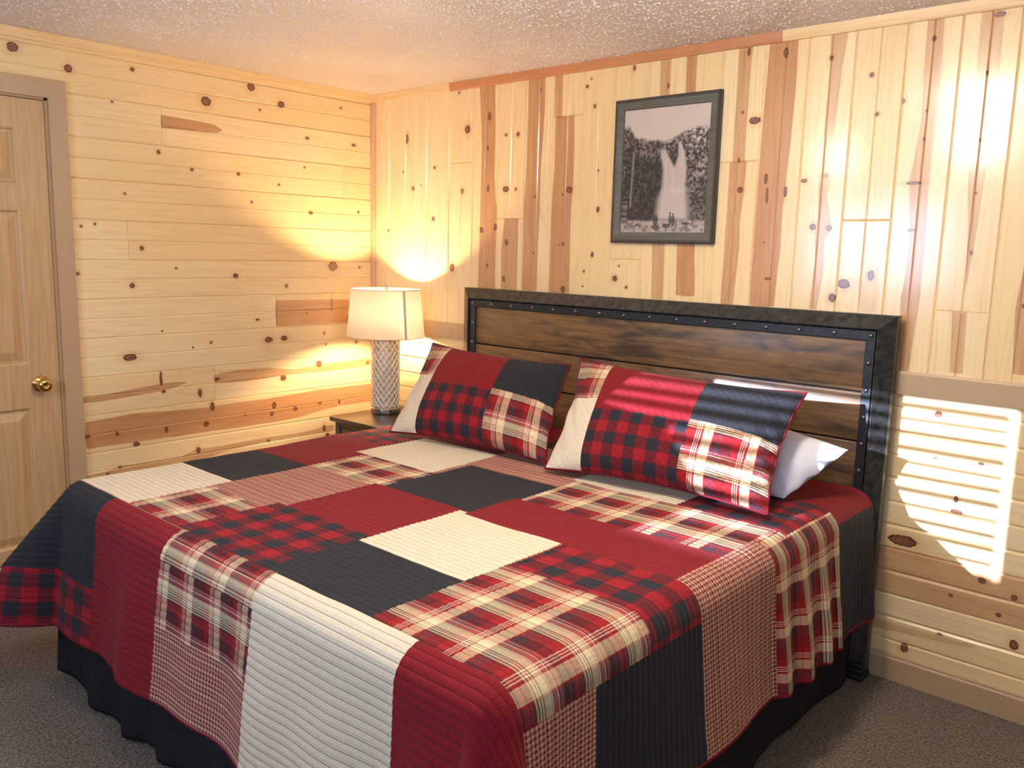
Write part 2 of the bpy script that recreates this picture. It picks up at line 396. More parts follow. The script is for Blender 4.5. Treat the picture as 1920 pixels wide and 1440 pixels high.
# ------------------------------------------------------------------ knotty pine boards
class Boards:
    """boards of one wall: s runs along the wall, z up; each board its own island with V edges."""
    def __init__(self): self.co = []; self.q = []; self.bd = []; self.kn = []; self.he = []; self.ht = []; self.n = 0
    def board(self, to3d, a0, a1, t0, t1, knots, streaks, seed, mid=True, end=(.0, .0), ds=.02, e=.0045, dk=1.0):
        """a: along grain a0..a1, t: across grain. to3d(a, t, depth)"""
        m = (t0+t1)/2; g = e*.8
        ts = [(t0, -.0060*dk), (t0+.0010, -.0046*dk), (t0+e, 0)]
        if mid:
            ts += [(x, 0) for x in np.linspace(t0+e, m-g, 6)[1:-1]] + [(m-g, 0), (m, -.0032*dk*1.1 if dk < 1.2 else -.0078), (m+g, 0)] + [(x, 0) for x in np.linspace(m+g, t1-e, 6)[1:-1]]
        else: ts += [(x, 0) for x in np.linspace(t0+e, t1-e, 10)[1:-1]]
        ts += [(t1-e, 0), (t1-.0010, -.0046*dk), (t1, -.0060*dk)]
        na = max(2, int((a1-a0)/ds))
        As = list(np.linspace(a0+(.004 if end[0] else 0), a1-(.004 if end[1] else 0), na))
        Ad = [0.0]*len(As)
        if end[0]: As = [a0]+As; Ad = [-.005]+Ad
        if end[1]: As = As+[a1]; Ad = Ad+[-.005]
        A = np.array(As); AD = np.array(Ad); T = np.array([t for t, _ in ts]); TD = np.array([d for _, d in ts])
        AA, TT = np.meshgrid(A, T, indexing='ij'); DD = np.minimum(AD[:, None], TD[None, :])
        P = to3d(AA, TT, DD)
        rnd = (seed*0.61803) % 1*10+seed*.37
        bd = np.stack([AA+seed*3.7, TT-t0, np.full_like(AA, rnd)], -1)
        kk = [q for q in knots if a0-.01 <= q[0] <= a1+.01 and t0-.004 <= q[1] <= t1+.004] or [(1e3, 1e3, 1, 1)]
        Ac = (A[:-1]+A[1:])/2; Tc = (T[:-1]+T[1:])/2; AC, TC = np.meshgrid(Ac, Tc, indexing='ij')
        ka = np.array(kk); dd = np.stack([np.hypot(AC-q[0], TC-q[1])-.6*(q[2]+q[3])/2 for q in kk], 0); pick = ka[np.argmin(dd, 0)]
        def corner(ai, ti): return np.stack([(ai-pick[..., 0])/pick[..., 2], (ti-pick[..., 1])/pick[..., 3], pick[..., 3]], -1)
        kn = np.stack([corner(AA[:-1, :-1], TT[:-1, :-1]), corner(AA[1:, :-1], TT[1:, :-1]), corner(AA[1:, 1:], TT[1:, 1:]), corner(AA[:-1, 1:], TT[:-1, 1:])], 2)
        he = np.full(AA.shape, -.2); ht = np.ones(AA.shape)
        for lo, hi, tone in streaks:
            la = np.array(sorted(lo)); ha = np.array(sorted(hi))
            L = np.interp(AA, la[:, 0], la[:, 1]); Hh = np.interp(AA, ha[:, 0], ha[:, 1])
            mn = max(la[0, 0], ha[0, 0]); mx = min(la[-1, 0], ha[-1, 0])
            sd = np.minimum(TT-L, Hh-TT)
            sd = np.where(AA < mn-.012, -.2, sd) if mn > a0+.03 else sd
            sd = np.where(AA > mx+.012, -.2, sd) if mx < a1-.03 else sd
            w = sd > he; he = np.where(w, sd, he); ht = np.where(w, tone, ht)
        n, k = AA.shape
        idx = np.arange(n*k).reshape(n, k)+self.n
        q = np.stack([idx[:-1, :-1], idx[1:, :-1], idx[1:, 1:], idx[:-1, 1:]], -1).reshape(-1, 4)
        self.co.append(P.reshape(-1, 3)); self.q.append(q); self.bd.append(bd.reshape(-1, 3)); self.kn.append(kn.reshape(-1, 4, 3))
        self.he.append(he.reshape(-1)); self.ht.append(ht.reshape(-1)); self.n += n*k
    def build(self, name, want_normal):
        co = np.concatenate(self.co); q = np.concatenate(self.q); nf = len(q)
        a, b, c = co[q[0, 0]], co[q[0, 1]], co[q[0, 2]]
        nn = np.array([np.dot(np.cross(co[f[1]]-co[f[0]], co[f[2]]-co[f[1]]), want_normal) for f in q[:40]])
        flipped = nn.sum() < 0
        if flipped: q = q[:, ::-1]
        # flip per board islands where needed
        fn = np.cross(co[q[:, 1]]-co[q[:, 0]], co[q[:, 2]]-co[q[:, 1]]) @ np.array(want_normal)
        kn = np.concatenate(self.kn)
        if flipped: kn = kn[:, ::-1]
        kn = np.where((fn < 0)[:, None, None], kn[:, ::-1], kn)
        q = np.where((fn < 0)[:, None], q[:, ::-1], q)
        me = bpy.data.meshes.new(name)
        me.vertices.add(len(co)); me.vertices.foreach_set('co', co.reshape(-1).astype('f'))
        me.loops.add(nf*4); me.loops.foreach_set('vertex_index', q.reshape(-1).astype('i'))
        me.polygons.add(nf); me.polygons.foreach_set('loop_start', (np.arange(nf)*4).astype('i')); me.polygons.foreach_set('loop_total', np.full(nf, 4, 'i'))
        me.update(calc_edges=True)
        at = me.attributes.new('knot', 'FLOAT_VECTOR', 'CORNER'); at.data.foreach_set('vector', kn.reshape(-1).astype('f'))
        for nm, ar in (('board', self.bd),):
            at = me.attributes.new(nm, 'FLOAT_VECTOR', 'POINT'); at.data.foreach_set('vector', np.concatenate(ar).reshape(-1).astype('f'))
        for nm, ar in (('heart', self.he), ('heart_tone', self.ht)):
            at = me.attributes.new(nm, 'FLOAT', 'POINT'); at.data.foreach_set('value', np.concatenate(ar).astype('f'))
        me.polygons.foreach_set('use_smooth', np.zeros(nf, bool))
        o = link(name, me, PINE); tag(o, kind='structure'); return o

# knots read off the left wall: px, py, half width, half height in the photo's pixels
LK = [(23,88,11,9),(128,128,8,7),(248,130,4,4),(471,163,7,8),(386,190,9,9),(527,196,6,6),(210,191,2.4,2),(487,206,2,2),(639,203,1.8,1.8),(576,259,4,2.6),(663,272,4,2.6),
 (297,285,3.6,4),(360,318,3,3),(447,326,3,3),(571,314,1.8,1.8),(523,346,2,2),(234,363,2.4,2.4),(472,379,2,2.4),(583,399,3.8,3.4),(672,398,2,2.4),(152,424,2.4,2.4),(178,420,2.6,2.4),
 (266,465.5,4.2,4),(145,513,4,3.2),(330,503,2.6,1.8),(442,517,4.8,4.4),(624,499,8.5,9),(674,501,2,1.6),(248,535.5,4.6,4.6),(537,536,3,3.4),(304,620.5,1.6,1.6),(396,642,2.6,2.4),
 (362,651.5,1.6,1.6),(244,670,13,6.5),(483,599.5,3.4,1.6),(504,637,7.5,5),(533,634,6,4.5),(608,625,1.8,3),(668,641,3,3),(611,645.5,1.8,1.8),(575,587,1.6,1.6),(622,571,1.6,11),(653,599,2,10),
 (302,712,2.4,15),(307,734,3.4,3),(375,737,3.6,7.5),(407,711,4.4,3.2),(398,762,4,8),(387,795,5,4.6),(312,806,3,6),(220,813,3.4,4),(256,833,6,4.6),(372,844,4,6),(225,876,3,2.4),(163,819,6,3),
 (531,709,5.5,5),(598,682,5,6),(689,680,3,3),(514,760,4,6),(510,776,3.6,4),(554,766,4,4),(600,756,4,2.6),(636,753,2,4),(460,778,2,2),(608,803,3,6),(614,817,3,6),(503,826,3,2),(202,888,3,2)]
LS = [  # heartwood on the left wall: lower edge line, upper edge line (px), tone
 ([(304,240),(330,242),(370,246),(408,250),(416,246)],[(304,216),(335,221),(370,227),(400,233),(416,243)],1.),
 ([(519,612),(600,607),(668,604)],[(519,563),(620,561),(668,562)],1.),
 ([(152,757),(190,753),(230,746),(280,738),(320,730),(350,719)],[(152,745),(200,739),(250,729),(300,720),(330,716),(350,716)],.9),
 ([(404,719),(450,716),(490,711),(540,703),(600,697),(702,684)],[(404,702),(440,695),(500,690),(550,693),(600,684),(650,677),(702,670)],.85),
 ([(157,843),(200,836),(240,831),(260,827),(330,818),(400,807),(440,803),(520,790),(560,783),(600,770),(640,760),(702,752)],[(157,793),(200,785),(250,776),(320,770),(390,764),(440,755),(500,748),(600,730),(702,718)],1.),
 ([(160,904),(200,896),(260,885),(330,872),(400,855),(420,847),(450,840),(500,828),(625,808)],[(160,893),(205,882),(225,874),(300,864),(340,856),(370,842),(400,838),(420,835),(500,820),(560,812),(625,796)],.75)]
# back wall
BK2 = [(213,670,8,22),(506,623,13,20),(466,447,4,7),(347,808,5,8),(196,828,3,4),(243,908,6,10),(282,893,2.6,3),(480,921,6,14),(340,1055,7,10),(125,1111,4,7),(307,1188,2.6,3),(431,1290,11,20),
 (612,560,8,20),(604,715,4,14),(605,908,6,18),(573,1108,9,14),(638,1095,6,18),(600,1280,5,9),(692,650,6,7),(749,647,8,10),(690,912,14,15),(738,912,5,8),(860,432,3,8),(830,948,4,7),
 (822,1220,3,6),(693,1168,8,14),(680,1345,7,14),(1083,417,7,9),(1104,380,4,5),(1119,512,6,10),(1136,823,4,5),(1134,1010,8,14),(1106,1228,6,12),(1066,1308,4,6),(1060,1380,4,4),
 (996,915,14,16),(965,938,4,7),(946,1180,3,4),(965,1178,6,8),(965,1395,11,16),(1310,328,7,14),(1472,413,6,14),(1215,1343,12,14),(1235,1282,4,5),(1270,1385,6,7)]
BK3 = [(215,200,6,16),(358,203,9,20),(237,465,22,13),(190,433,5,6),(175,617,4,8),(180,733,11,12),(280,690,7,20),(284,755,5,30),(355,740,6,22),(427,697,12,8),(534,223,8,8),(512,677,9,9),(461,875,12,12),
 (523,880,12,13),(535,1148,14,16),(580,1095,24,18),(685,1062,13,20),(689,288,9,9),(709,440,7,8),(810,390,8,9),(930,148,8,10),(898,428,4,5),(888,535,5,6),(850,706,30,6),(840,888,14,5),
 (1185,55,22,10),(1133,280,6,9),(1103,540,6,6),(1090,745,5,5),(1072,975,5,8),(287,1075,12,5),(272,935,3,3),(1273,1180,5,8)]
BKL = [(438,195,14,11),(427,357,8,2.6),(600,380,11,5),(505,512,8,12),(505,560,22,9),(305,668,60,20),(602,817,15,11),(724,882,13,11),(485,873,8,6),(664,946,10,8),(722,1058,18,18),(444,1018,12,4),(310,1070,14,16)]
BS = [ # (left edge, right edge, tone) px
 (2,[(565,415),(575,700),(570,900),(565,1100),(555,1400)],[(640,405),(640,650),(635,850),(645,1000),(640,1200),(637,1400)],1.),
 (2,[(803,370),(795,600),(790,800),(775,1000),(772,1200),(765,1410)],[(883,362),(880,500),(870,650),(860,800),(855,1000),(845,1200),(838,1410)],1.),
 (2,[(682,1060),(668,1200),(665,1400)],[(750,1060),(748,1200),(743,1400)],.9),
 (2,[(928,350),(925,558)],[(968,350),(962,558)],.9),
 (2,[(930,562),(925,800),(910,1000),(900,1200),(893,1420)],[(1022,562),(1022,700),(1015,900),(1005,1000),(1000,1200),(995,1420)],1.),
 (2,[(1438,270),(1425,700),(1395,1180),(1390,1430)],[(1491,270),(1482,450),(1470,700),(1456,1180),(1448,1430)],.8),
 (2,[(1562,250),(1555,450),(1515,1190),(1508,1430)],[(1615,250),(1605,450),(1600,1190),(1600,1440)],1.),
 (3,[(178,172),(165,400),(150,625)],[(235,165),(222,250),(205,500),(198,625)],.8),
 (3,[(140,630),(130,800),(115,1000),(103,1180)],[(205,630),(195,750),(180,850),(178,950),(153,1180)],.9),
 (3,[(298,150),(270,450),(250,700),(235,850),(213,1185)],[(408,130),(395,350),(375,550),(345,800),(335,950),(310,1190)],1.),
 (3,[(530,120),(528,250),(500,550),(485,650),(480,850),(466,900),(470,1000),(443,1200)],[(602,110),(570,280),(545,500),(537,680),(515,750),(530,880),(505,920),(500,1050),(473,1200)],.7),
 (3,[(905,60),(890,250),(880,450),(850,620),(830,700),(835,900),(820,1050),(800,1150),(790,1440)],[(972,60),(955,300),(925,550),(905,750),(895,950),(875,1150),(860,1240),(830,1440)],.8),
 (3,[(1115,30),(1095,250),(1070,500),(1060,650),(1060,850),(1045,1195)],[(1205,30),(1180,300),(1150,550),(1110,780),(1085,950),(1049,1195)],.75),
 (3,[(1000,1205),(990,1440)],[(1055,1205),(1040,1440)],.7),
 (3,[(1285,900),(1275,1030),(1240,1200),(1230,1440)],[(1330,900),(1320,1030),(1290,1200),(1285,1440)],.8),
 (3,[(640,855),(625,1000),(640,1200)],[(705,855),(715,1040),(700,1200)],.3)]
def z2(x, y): return (680+x/2.571, y/2.571)
def z3(x, y): return (1300+x/2.057, y/2.057)
def zL(x, y): return (1540+x/2.0, 680+y/2.0)
def knots_from(lst, conv, onw, vertical):
    out = []
    for x, y, rx, ry in lst:
        if conv is z2: rx, ry = rx/2.571, ry/2.571
        elif conv is z3: rx, ry = rx/2.057, ry/2.057
        elif conv is zL: rx, ry = rx/2, ry/2
        px, py = conv(x, y) if conv else (x, y)
        s, z = onw(px, py); s1, _ = onw(px+rx, py); _, zz = onw(px, py-ry)
        ws, hz = abs(s1-s)+.0008, abs(zz-z)+.0008
        out.append((z, s, hz, ws) if vertical else (s, z, ws, hz))
    return out

def add_room():
    # ---- left wall (x = 0), horizontal double boards
    B = Boards(); k0 = knots_from(LK, None, on_left, False)
    st = []
    for lo, hi, tone in LS: st.append(([on_left(*p) for p in lo], [on_left(*p) for p in hi], tone))
    joints = {1: [], -1: [on_left(241, 445)[0]], -5: [on_left(519, 583)[0]], -9: [on_left(404, 718)[0]], 3: [on_left(645, 342)[0]], 5: [on_left(304, 236)[0]]}
    to3 = lambda A, T, D: np.stack([D, -A, T], -1)
    sd = 3
    for k in range(-17, 11, 2):
        z0, z1 = zk(k), zk(k+2)
        js = joints.get(k, [])
        if k == 9: z1 = 2.33
        end = 1.63 if z0 < 2.10 else -YF
        if z1 > 2.10 and z0 < 2.10: end = -YF          # board above the door
        cuts = [0.0]+js+[end]
        for a, b in zip(cuts, cuts[1:]):
            sd += 1
            B.board(to3, a, b, z0, z1, k0, st if k < 9 else [], sd, mid=True, end=(a > 0, b < end))
        if end < 2:
            sd += 1; B.board(to3, 2.60, -YF, z0, z1, [], [], sd, end=(False, False))
    o = B.build('wall_left', (1, 0, 0))
    # ---- back wall
    B = Boards()
    kb = knots_from(BK2, z2, on_back, True)+knots_from(BK3, z3, on_back, True)
    sb = []
    for w, le, ri, tone in BS:
        cv = z2 if w == 2 else z3
        L = [on_back(*cv(*p)) for p in le]; Rr = [on_back(*cv(*p)) for p in ri]
        sb.append(([(z, s) for s, z in L], [(z, s) for s, z in Rr], tone))
    joints = {3: [1.914], 5: [1.6385], 7: [2.084], 9: [1.463], 12: [1.846], 15: [1.624], 17: [1.327]}
    to3v = lambda A, T, D: np.stack([T, -D, A], -1)
    for j in range(0, 32):
        x0, x1 = XJ(j), XJ(j+1)
        if j == 0: x0 = .0
        cuts = [1.06]+joints.get(j, [])+[2.33]
        for a, b in zip(cuts, cuts[1:]):
            sd += 1
            stj = []
            for lo, hi, tone in sb:
                mt = np.mean([p[1] for p in lo]+[p[1] for p in hi]); ma = np.mean([p[0] for p in lo+hi])
                if x0 <= mt <= x1:
                    zs = [p[0] for p in lo]
                    if max(zs) > a and min(zs) < b and (a < ma < b or len(cuts) == 2): stj.append((lo, hi, tone))
            B.board(to3v, a, b, x0, x1, kb, stj, sd, end=(a > 1.1, b < 2.3))
    kl = knots_from(BKL, zL, on_back, False)
    to3h = lambda A, T, D: np.stack([A, -D, T], -1)
    tones = {-13: [([(0, zk(-13)), (6, zk(-13))], [(0, zk(-12)), (6, zk(-12))], .8)], -15: [([(0, zk(-14)), (6, zk(-14))], [(0, zk(-13)), (6, zk(-13))], .8)],
             -5: [([(2.9, zk(-6)+.05), (3.4, zk(-6)+.03), (6, zk(-6)+.03)], [(2.9, zk(-5)+.03), (3.4, zk(-5)), (6, zk(-4))], .35)],
             -17: [([(2.7, zk(-16)+.02), (3.1, zk(-16)+.05), (3.3, zk(-15))], [(2.7, zk(-15)-.025), (3.1, zk(-15)-.018), (3.3, zk(-15))], .5)]}
    for k in range(-17, -5, 2):
        sd += 1
        js = [1.0] if k in (-9,) else []
        cuts = [0.0]+js+[XR]
        for a, b in zip(cuts, cuts[1:]):
            sd += 3; B.board(to3h, a, b, zk(k), zk(k+2), kl, tones.get(k, []), sd, end=(a > 0, b < XR), e=.0085, dk=1.5)
    B.build('wall_back', (0, -1, 0))
    # solid backing, right and front walls, floor, ceiling
    bm = bmesh.new(); box(bm, (-.12, YF-.1, -.1), (-.012, .1, H+.1)); tag(from_bm('wall_left_backing', bm, GAPM), kind='structure').name = 'wall_left_core'
    bm = bmesh.new(); box(bm, (-.12, .012, -.1), (XR+.1, .12, H+.1)); tag(from_bm('wall_back_core', bm, GAPM), kind='structure')
    PW = mat_flat('tan_room_wall', (158, 130, 98), .6, c2=(150, 122, 92), nscale=5)
    bm = bmesh.new(); box(bm, (XR, YF-.1, -.1), (XR+.1, .1, H+.1)); tag(from_bm('wall_right', bm, PW), kind='structure')
    # front wall with a window opening
    bm = bmesh.new(); x0, x1, za, zb = WIN
    box(bm, (-.12, YF-.12, -.1), (x0, YF, H+.1)); p0, p1, pa, pb = WIN2; box(bm, (x1, YF-.12, -.1), (p0, YF, H+.1)); box(bm, (p1, YF-.12, -.1), (XR+.1, YF, H+.1)); box(bm, (p0, YF-.12, -.1), (p1, YF, pa)); box(bm, (p0, YF-.12, pb), (p1, YF, H+.1)); box(bm, (x0, YF-.12, -.1), (x1, YF, za)); box(bm, (x0, YF-.12, zb), (x1, YF, H+.1))
    tag(from_bm('wall_front', bm, PW), kind='structure')
    bm = bmesh.new(); box(bm, (-.1, YF-.1, -.1), (XR+.1, .1, 0)); tag(from_bm('floor', bm, mat_carpet()), kind='structure')
    # ceiling: blobs of texture as real relief
    nx, ny = 60, 60
    X, Y = np.meshgrid(np.linspace(0, 3.6, nx), np.linspace(-2.3, 0, ny), indexing='ij')
    Zc = np.full_like(X, H)
    me = grid_mesh('ceiling', np.stack([X, Y, Zc], -1), flip=True)
    # popcorn drops: small squashed domes stuck to the ceiling, thinning out towards the corner
    nb = 62000
    bx = RNG.random(nb)*3.6; by = -RNG.random(nb)*2.3; den = sstep(bx-.45*by, .35, 1.5)*.75+.03
    clump = fbm(bx*22, by*22, 2, 3)
    keep = RNG.random(nb) < den*(.35+.65*sstep(clump, .30, .55))
    bx, by = bx[keep], by[keep]; nb = len(bx)
    br = .0020+RNG.random(nb)**3*.0034; bh = .55+RNG.random(nb)*.3; el = 1+RNG.random(nb)**2*.9; ro = RNG.random(nb)*PI
    K = 8; tv = [(0, 0, -1.0)]
    for rr_, zz_ in ((.45, -.86), (.82, -.5), (1.0, .05)):
        tv += [(rr_*math.cos(2*PI*i/K), rr_*math.sin(2*PI*i/K), zz_) for i in range(K)]
    tv = np.array(tv); lx = tv[:, 0][None]*(br*el)[:, None]; ly = tv[:, 1][None]*br[:, None]
    wx = bx[:, None]+lx*np.cos(ro)[:, None]-ly*np.sin(ro)[:, None]; wy = by[:, None]+lx*np.sin(ro)[:, None]+ly*np.cos(ro)[:, None]
    wz = H+tv[:, 2][None]*(br*bh)[:, None]
    co = np.stack([wx, np.minimum(wy, 0), wz], -1).reshape(-1, 3)
    tf = []
    for i in range(K): tf.append((0, 1+i, 1+(i+1) % K, 1+(i+1) % K))
    for g_ in (0, 1):
        for i in range(K): a = 1+g_*K+i; b = 1+g_*K+(i+1) % K; tf.append((a, a+K, b+K, b))
    tf = np.array(tf); nv = len(tv); base = np.array([v.co[:] for v in me.vertices]); bq = np.array([p.vertices[:] for p in me.polygons])
    q = (tf[None]+(np.arange(nb)*nv)[:, None, None]+len(base)).reshape(-1, 4)
    tri = q[:, 2] == q[:, 3]
    me2 = bpy.data.meshes.new('ceiling'); allco = np.concatenate([base, co])
    fl = [list(f) for f in bq]
    lt = np.concatenate([np.full(len(bq), 4), np.where(tri, 3, 4)]); li = np.concatenate([bq.reshape(-1), q.reshape(-1)[np.stack([np.ones(len(q), bool)]*3+[~tri], -1).reshape(-1)]])
    me2.vertices.add(len(allco)); me2.vertices.foreach_set('co', allco.reshape(-1).astype('f'))
    me2.loops.add(len(li)); me2.loops.foreach_set('vertex_index', li.astype('i'))
    me2.polygons.add(len(lt)); me2.polygons.foreach_set('loop_start', np.concatenate([[0], np.cumsum(lt)[:-1]]).astype('i')); me2.polygons.foreach_set('loop_total', lt.astype('i'))
    me2.update(calc_edges=True); me2.polygons.foreach_set('use_smooth', np.ones(len(lt), bool)); bpy.data.meshes.remove(me); me = me2
    o = link('ceiling', me, mat_ceiling()); tag(o, kind='structure')
    bm = bmesh.new()
    box(bm, (-.1, YF-.1, H+.004), (XR+.1, .1, H+.1)); box(bm, (3.6, YF, H), (XR, 0, H+.05)); box(bm, (0, YF, H), (3.6, -2.3, H+.05))
    tag(from_bm('ceiling_slab', bm, o.data.materials[0]), kind='structure').name = 'ceiling_far'

WIN2 = (3.25, 4.55, 1.15, 2.0)
WIN = (.93, 1.97, 1.308, 1.905)
add_room()

# ------------------------------------------------------------------ trim
def trim_attr_mat(name, c1, c2):
    return mat_oak(name, c1, c2, 'x')
T_L = trim_attr_mat('light_pine_trim', (238, 206, 154), (226, 186, 128)); T_R = trim_attr_mat('reddish_pine_trim', (204, 142, 96), (188, 122, 78))
def profile_strip(name, pts, a0, a1, axis, mat):
    """extrude a 2D profile (out from wall, z) along the wall"""
    bm = bmesh.new(); rows = []
    for a in (a0, a1):
        rows.append([bm.verts.new((a, -o, z)) if axis == 'x' else bm.verts.new((o, -a, z)) for o, z in pts])
    n = len(pts)
    for i in range(n): bm.faces.new((rows[0][i], rows[0][(i+1) % n], rows[1][(i+1) % n], rows[1][i]))
    bm.faces.new(rows[0][::-1]); bm.faces.new(rows[1])
    bmesh.ops.recalc_face_normals(bm, faces=bm.faces)
    return tag(from_bm(name, bm, mat), kind='structure')
cr = [(0, 2.262), (.010, 2.262), (.013, 2.268), (.016, 2.290), (.018, 2.2995), (0, 2.2995)]
profile_strip('trim_1', cr, 0, -YF, 'y', mat_oak('light_pine_trim_left', (240, 206, 152), (228, 186, 126), 'y'))
profile_strip('trim_2', cr, 0, .604, 'x', T_L)
profile_strip('trim_3', cr, .605, 2.333, 'x', T_R)
profile_strip('trim_4', cr, 2.334, XR, 'x', T_L)
rail = [(0, 1.035), (.016, 1.035), (.016, 1.106), (.012, 1.114), (0, 1.114)]
profile_strip('trim_5', rail, 0.016, XR, 'x', TAUPE)
bb = [(0, 0), (.013, 0), (.013, .080), (.009, .086), (.009, .092), (0, .096)]
profile_strip('baseboard_back', bb, 0, XR, 'x', TAUPE)
profile_strip('baseboard_left', bb, 0.014, 1.60, 'y', TAUPE)
bm = bmesh.new()
vs0 = []; 
for z in (0.09, 2.262):
    vs0.append([bm.verts.new(p) for p in [(0, 0, z), (.022, 0, z), (.022, -.008, z), (.016, -.016, z), (.008, -.022, z), (0, -.022, z)]])
for i in range(6): bm.faces.new((vs0[0][i], vs0[0][(i+1) % 6], vs0[1][(i+1) % 6], vs0[1][i]))
bm.faces.new(vs0[1]); bmesh.ops.recalc_face_normals(bm, faces=bm.faces)
tag(from_bm('trim_6', bm, mat_oak('corner_pine_trim', (218, 168, 124), (204, 148, 104))), kind='structure')

# ------------------------------------------------------------------ door
def build_door():
    root = bpy.data.objects.new('door_1', None); COL.objects.link(root); root.location = (0, -2.07, 0); tag(root, kind='structure')
    y1, y0 = -1.686, -2.46; top = 2.036; xf = .002                # slab front plane
    # panelled slab built from cells
    ys = [(-1.798, -2.02), (-2.125, -2.347)]; zs = [(1.703, 1.921), (.981, 1.602), (.215, .801)]
    bm = bmesh.new()
    Yl = sorted({y0, y1, *[v for p in ys for v in p]}); Zl = sorted({0.012, top, *[v for p in zs for v in p]})
    cache = {}
    def V(x, y, z):
        k = (round(x, 5), round(y, 5), round(z, 5))
        if k not in cache: cache[k] = bm.verts.new((x, y, z))
        return cache[k]
    for a, b in zip(Yl, Yl[1:]):
        for c, d in zip(Zl, Zl[1:]):
            pan = any(abs(min(p)-a) < 1e-6 for p in ys) and any(abs(p[0]-c) < 1e-6 for p in zs)
            if not pan: bm.faces.new((V(xf, a, c), V(xf, b, c), V(xf, b, d), V(xf, a, d))); continue
            prev = None
            for ins, dp in [(0, 0), (.006, -.003), (.010, -.010), (.018, -.010), (.050, -.001), (.054, -.001)]:
                cur = [V(xf+dp, a+ins, c+ins), V(xf+dp, b-ins, c+ins), V(xf+dp, b-ins, d-ins), V(xf+dp, a+ins, d-ins)]
                if prev:
                    for i in range(4): bm.faces.new((prev[i], prev[(i+1) % 4], cur[(i+1) % 4], cur[i]))
                prev = cur
            bm.faces.new(prev)
    box(bm, (-.04, y0, .012), (-.0095, y1, top))
    bm.faces.new((V(xf, y1, .012), V(-.03, y1, .012), V(-.03, y1, top), V(xf, y1, top)))
    bm.faces.new((V(xf, y1, top), V(-.03, y1, top), V(-.03, y0, top), V(xf, y0, top)))
    link_o = from_bm('door_slab', bm, OAK, root)
    # casing with stop
    bm = bmesh.new(); w0, w1 = -1.602, -1.672
    box(bm, (-.005, w1, 0), (.018, w0, 2.122)); box(bm, (-.005, -2.545, 0), (.018, -2.475, 2.122))
    box(bm, (-.005, -2.475, 2.048), (.018, w1, 2.122))
    from_bm('door_casing', bm, TAUPE, root)
    bm = bmesh.new()
    box(bm, (-.06, w1-.0125, 0), (.006, w1, 2.048)); box(bm, (-.06, -2.475, 0), (.006, -2.463, 2.048)); box(bm, (-.06, -2.475, 2.0385), (.006, w1, 2.048))
    from_bm('door_jamb', bm, mat_flat('door_jamb_paint', (176, 140, 104), .5), root)
    # knob
    kb = (xf, -1.762, .897); bm = bmesh.new()
    lathe(bm, [(0.0, 0), (.033, 0), (.034, .003), (.030, .008), (.014, .012), (.012, .022), (.016, .028), (.026, .036), (.0285, .046), (.027, .056), (.022, .063), (.014, .0655), (.013, .063), (.009, .062), (.0, .062)], kb, 40, 'x')
    k = from_bm('door_knob', bm, BRASS, root); smooth_angle(k, 60); tag(k, 'round polished brass door knob with a centre lock')
    bm = bmesh.new(); box(bm, (-.002, -1.681, .925), (.0045, -1.675, .955)); from_bm('latch_plate', bm, BRASS, root)
    bm = bmesh.new(); box(bm, (-.06, -2.46, 0), (.003, -1.68, .010)); from_bm('door_threshold', bm, FRAMED, root)
build_door()

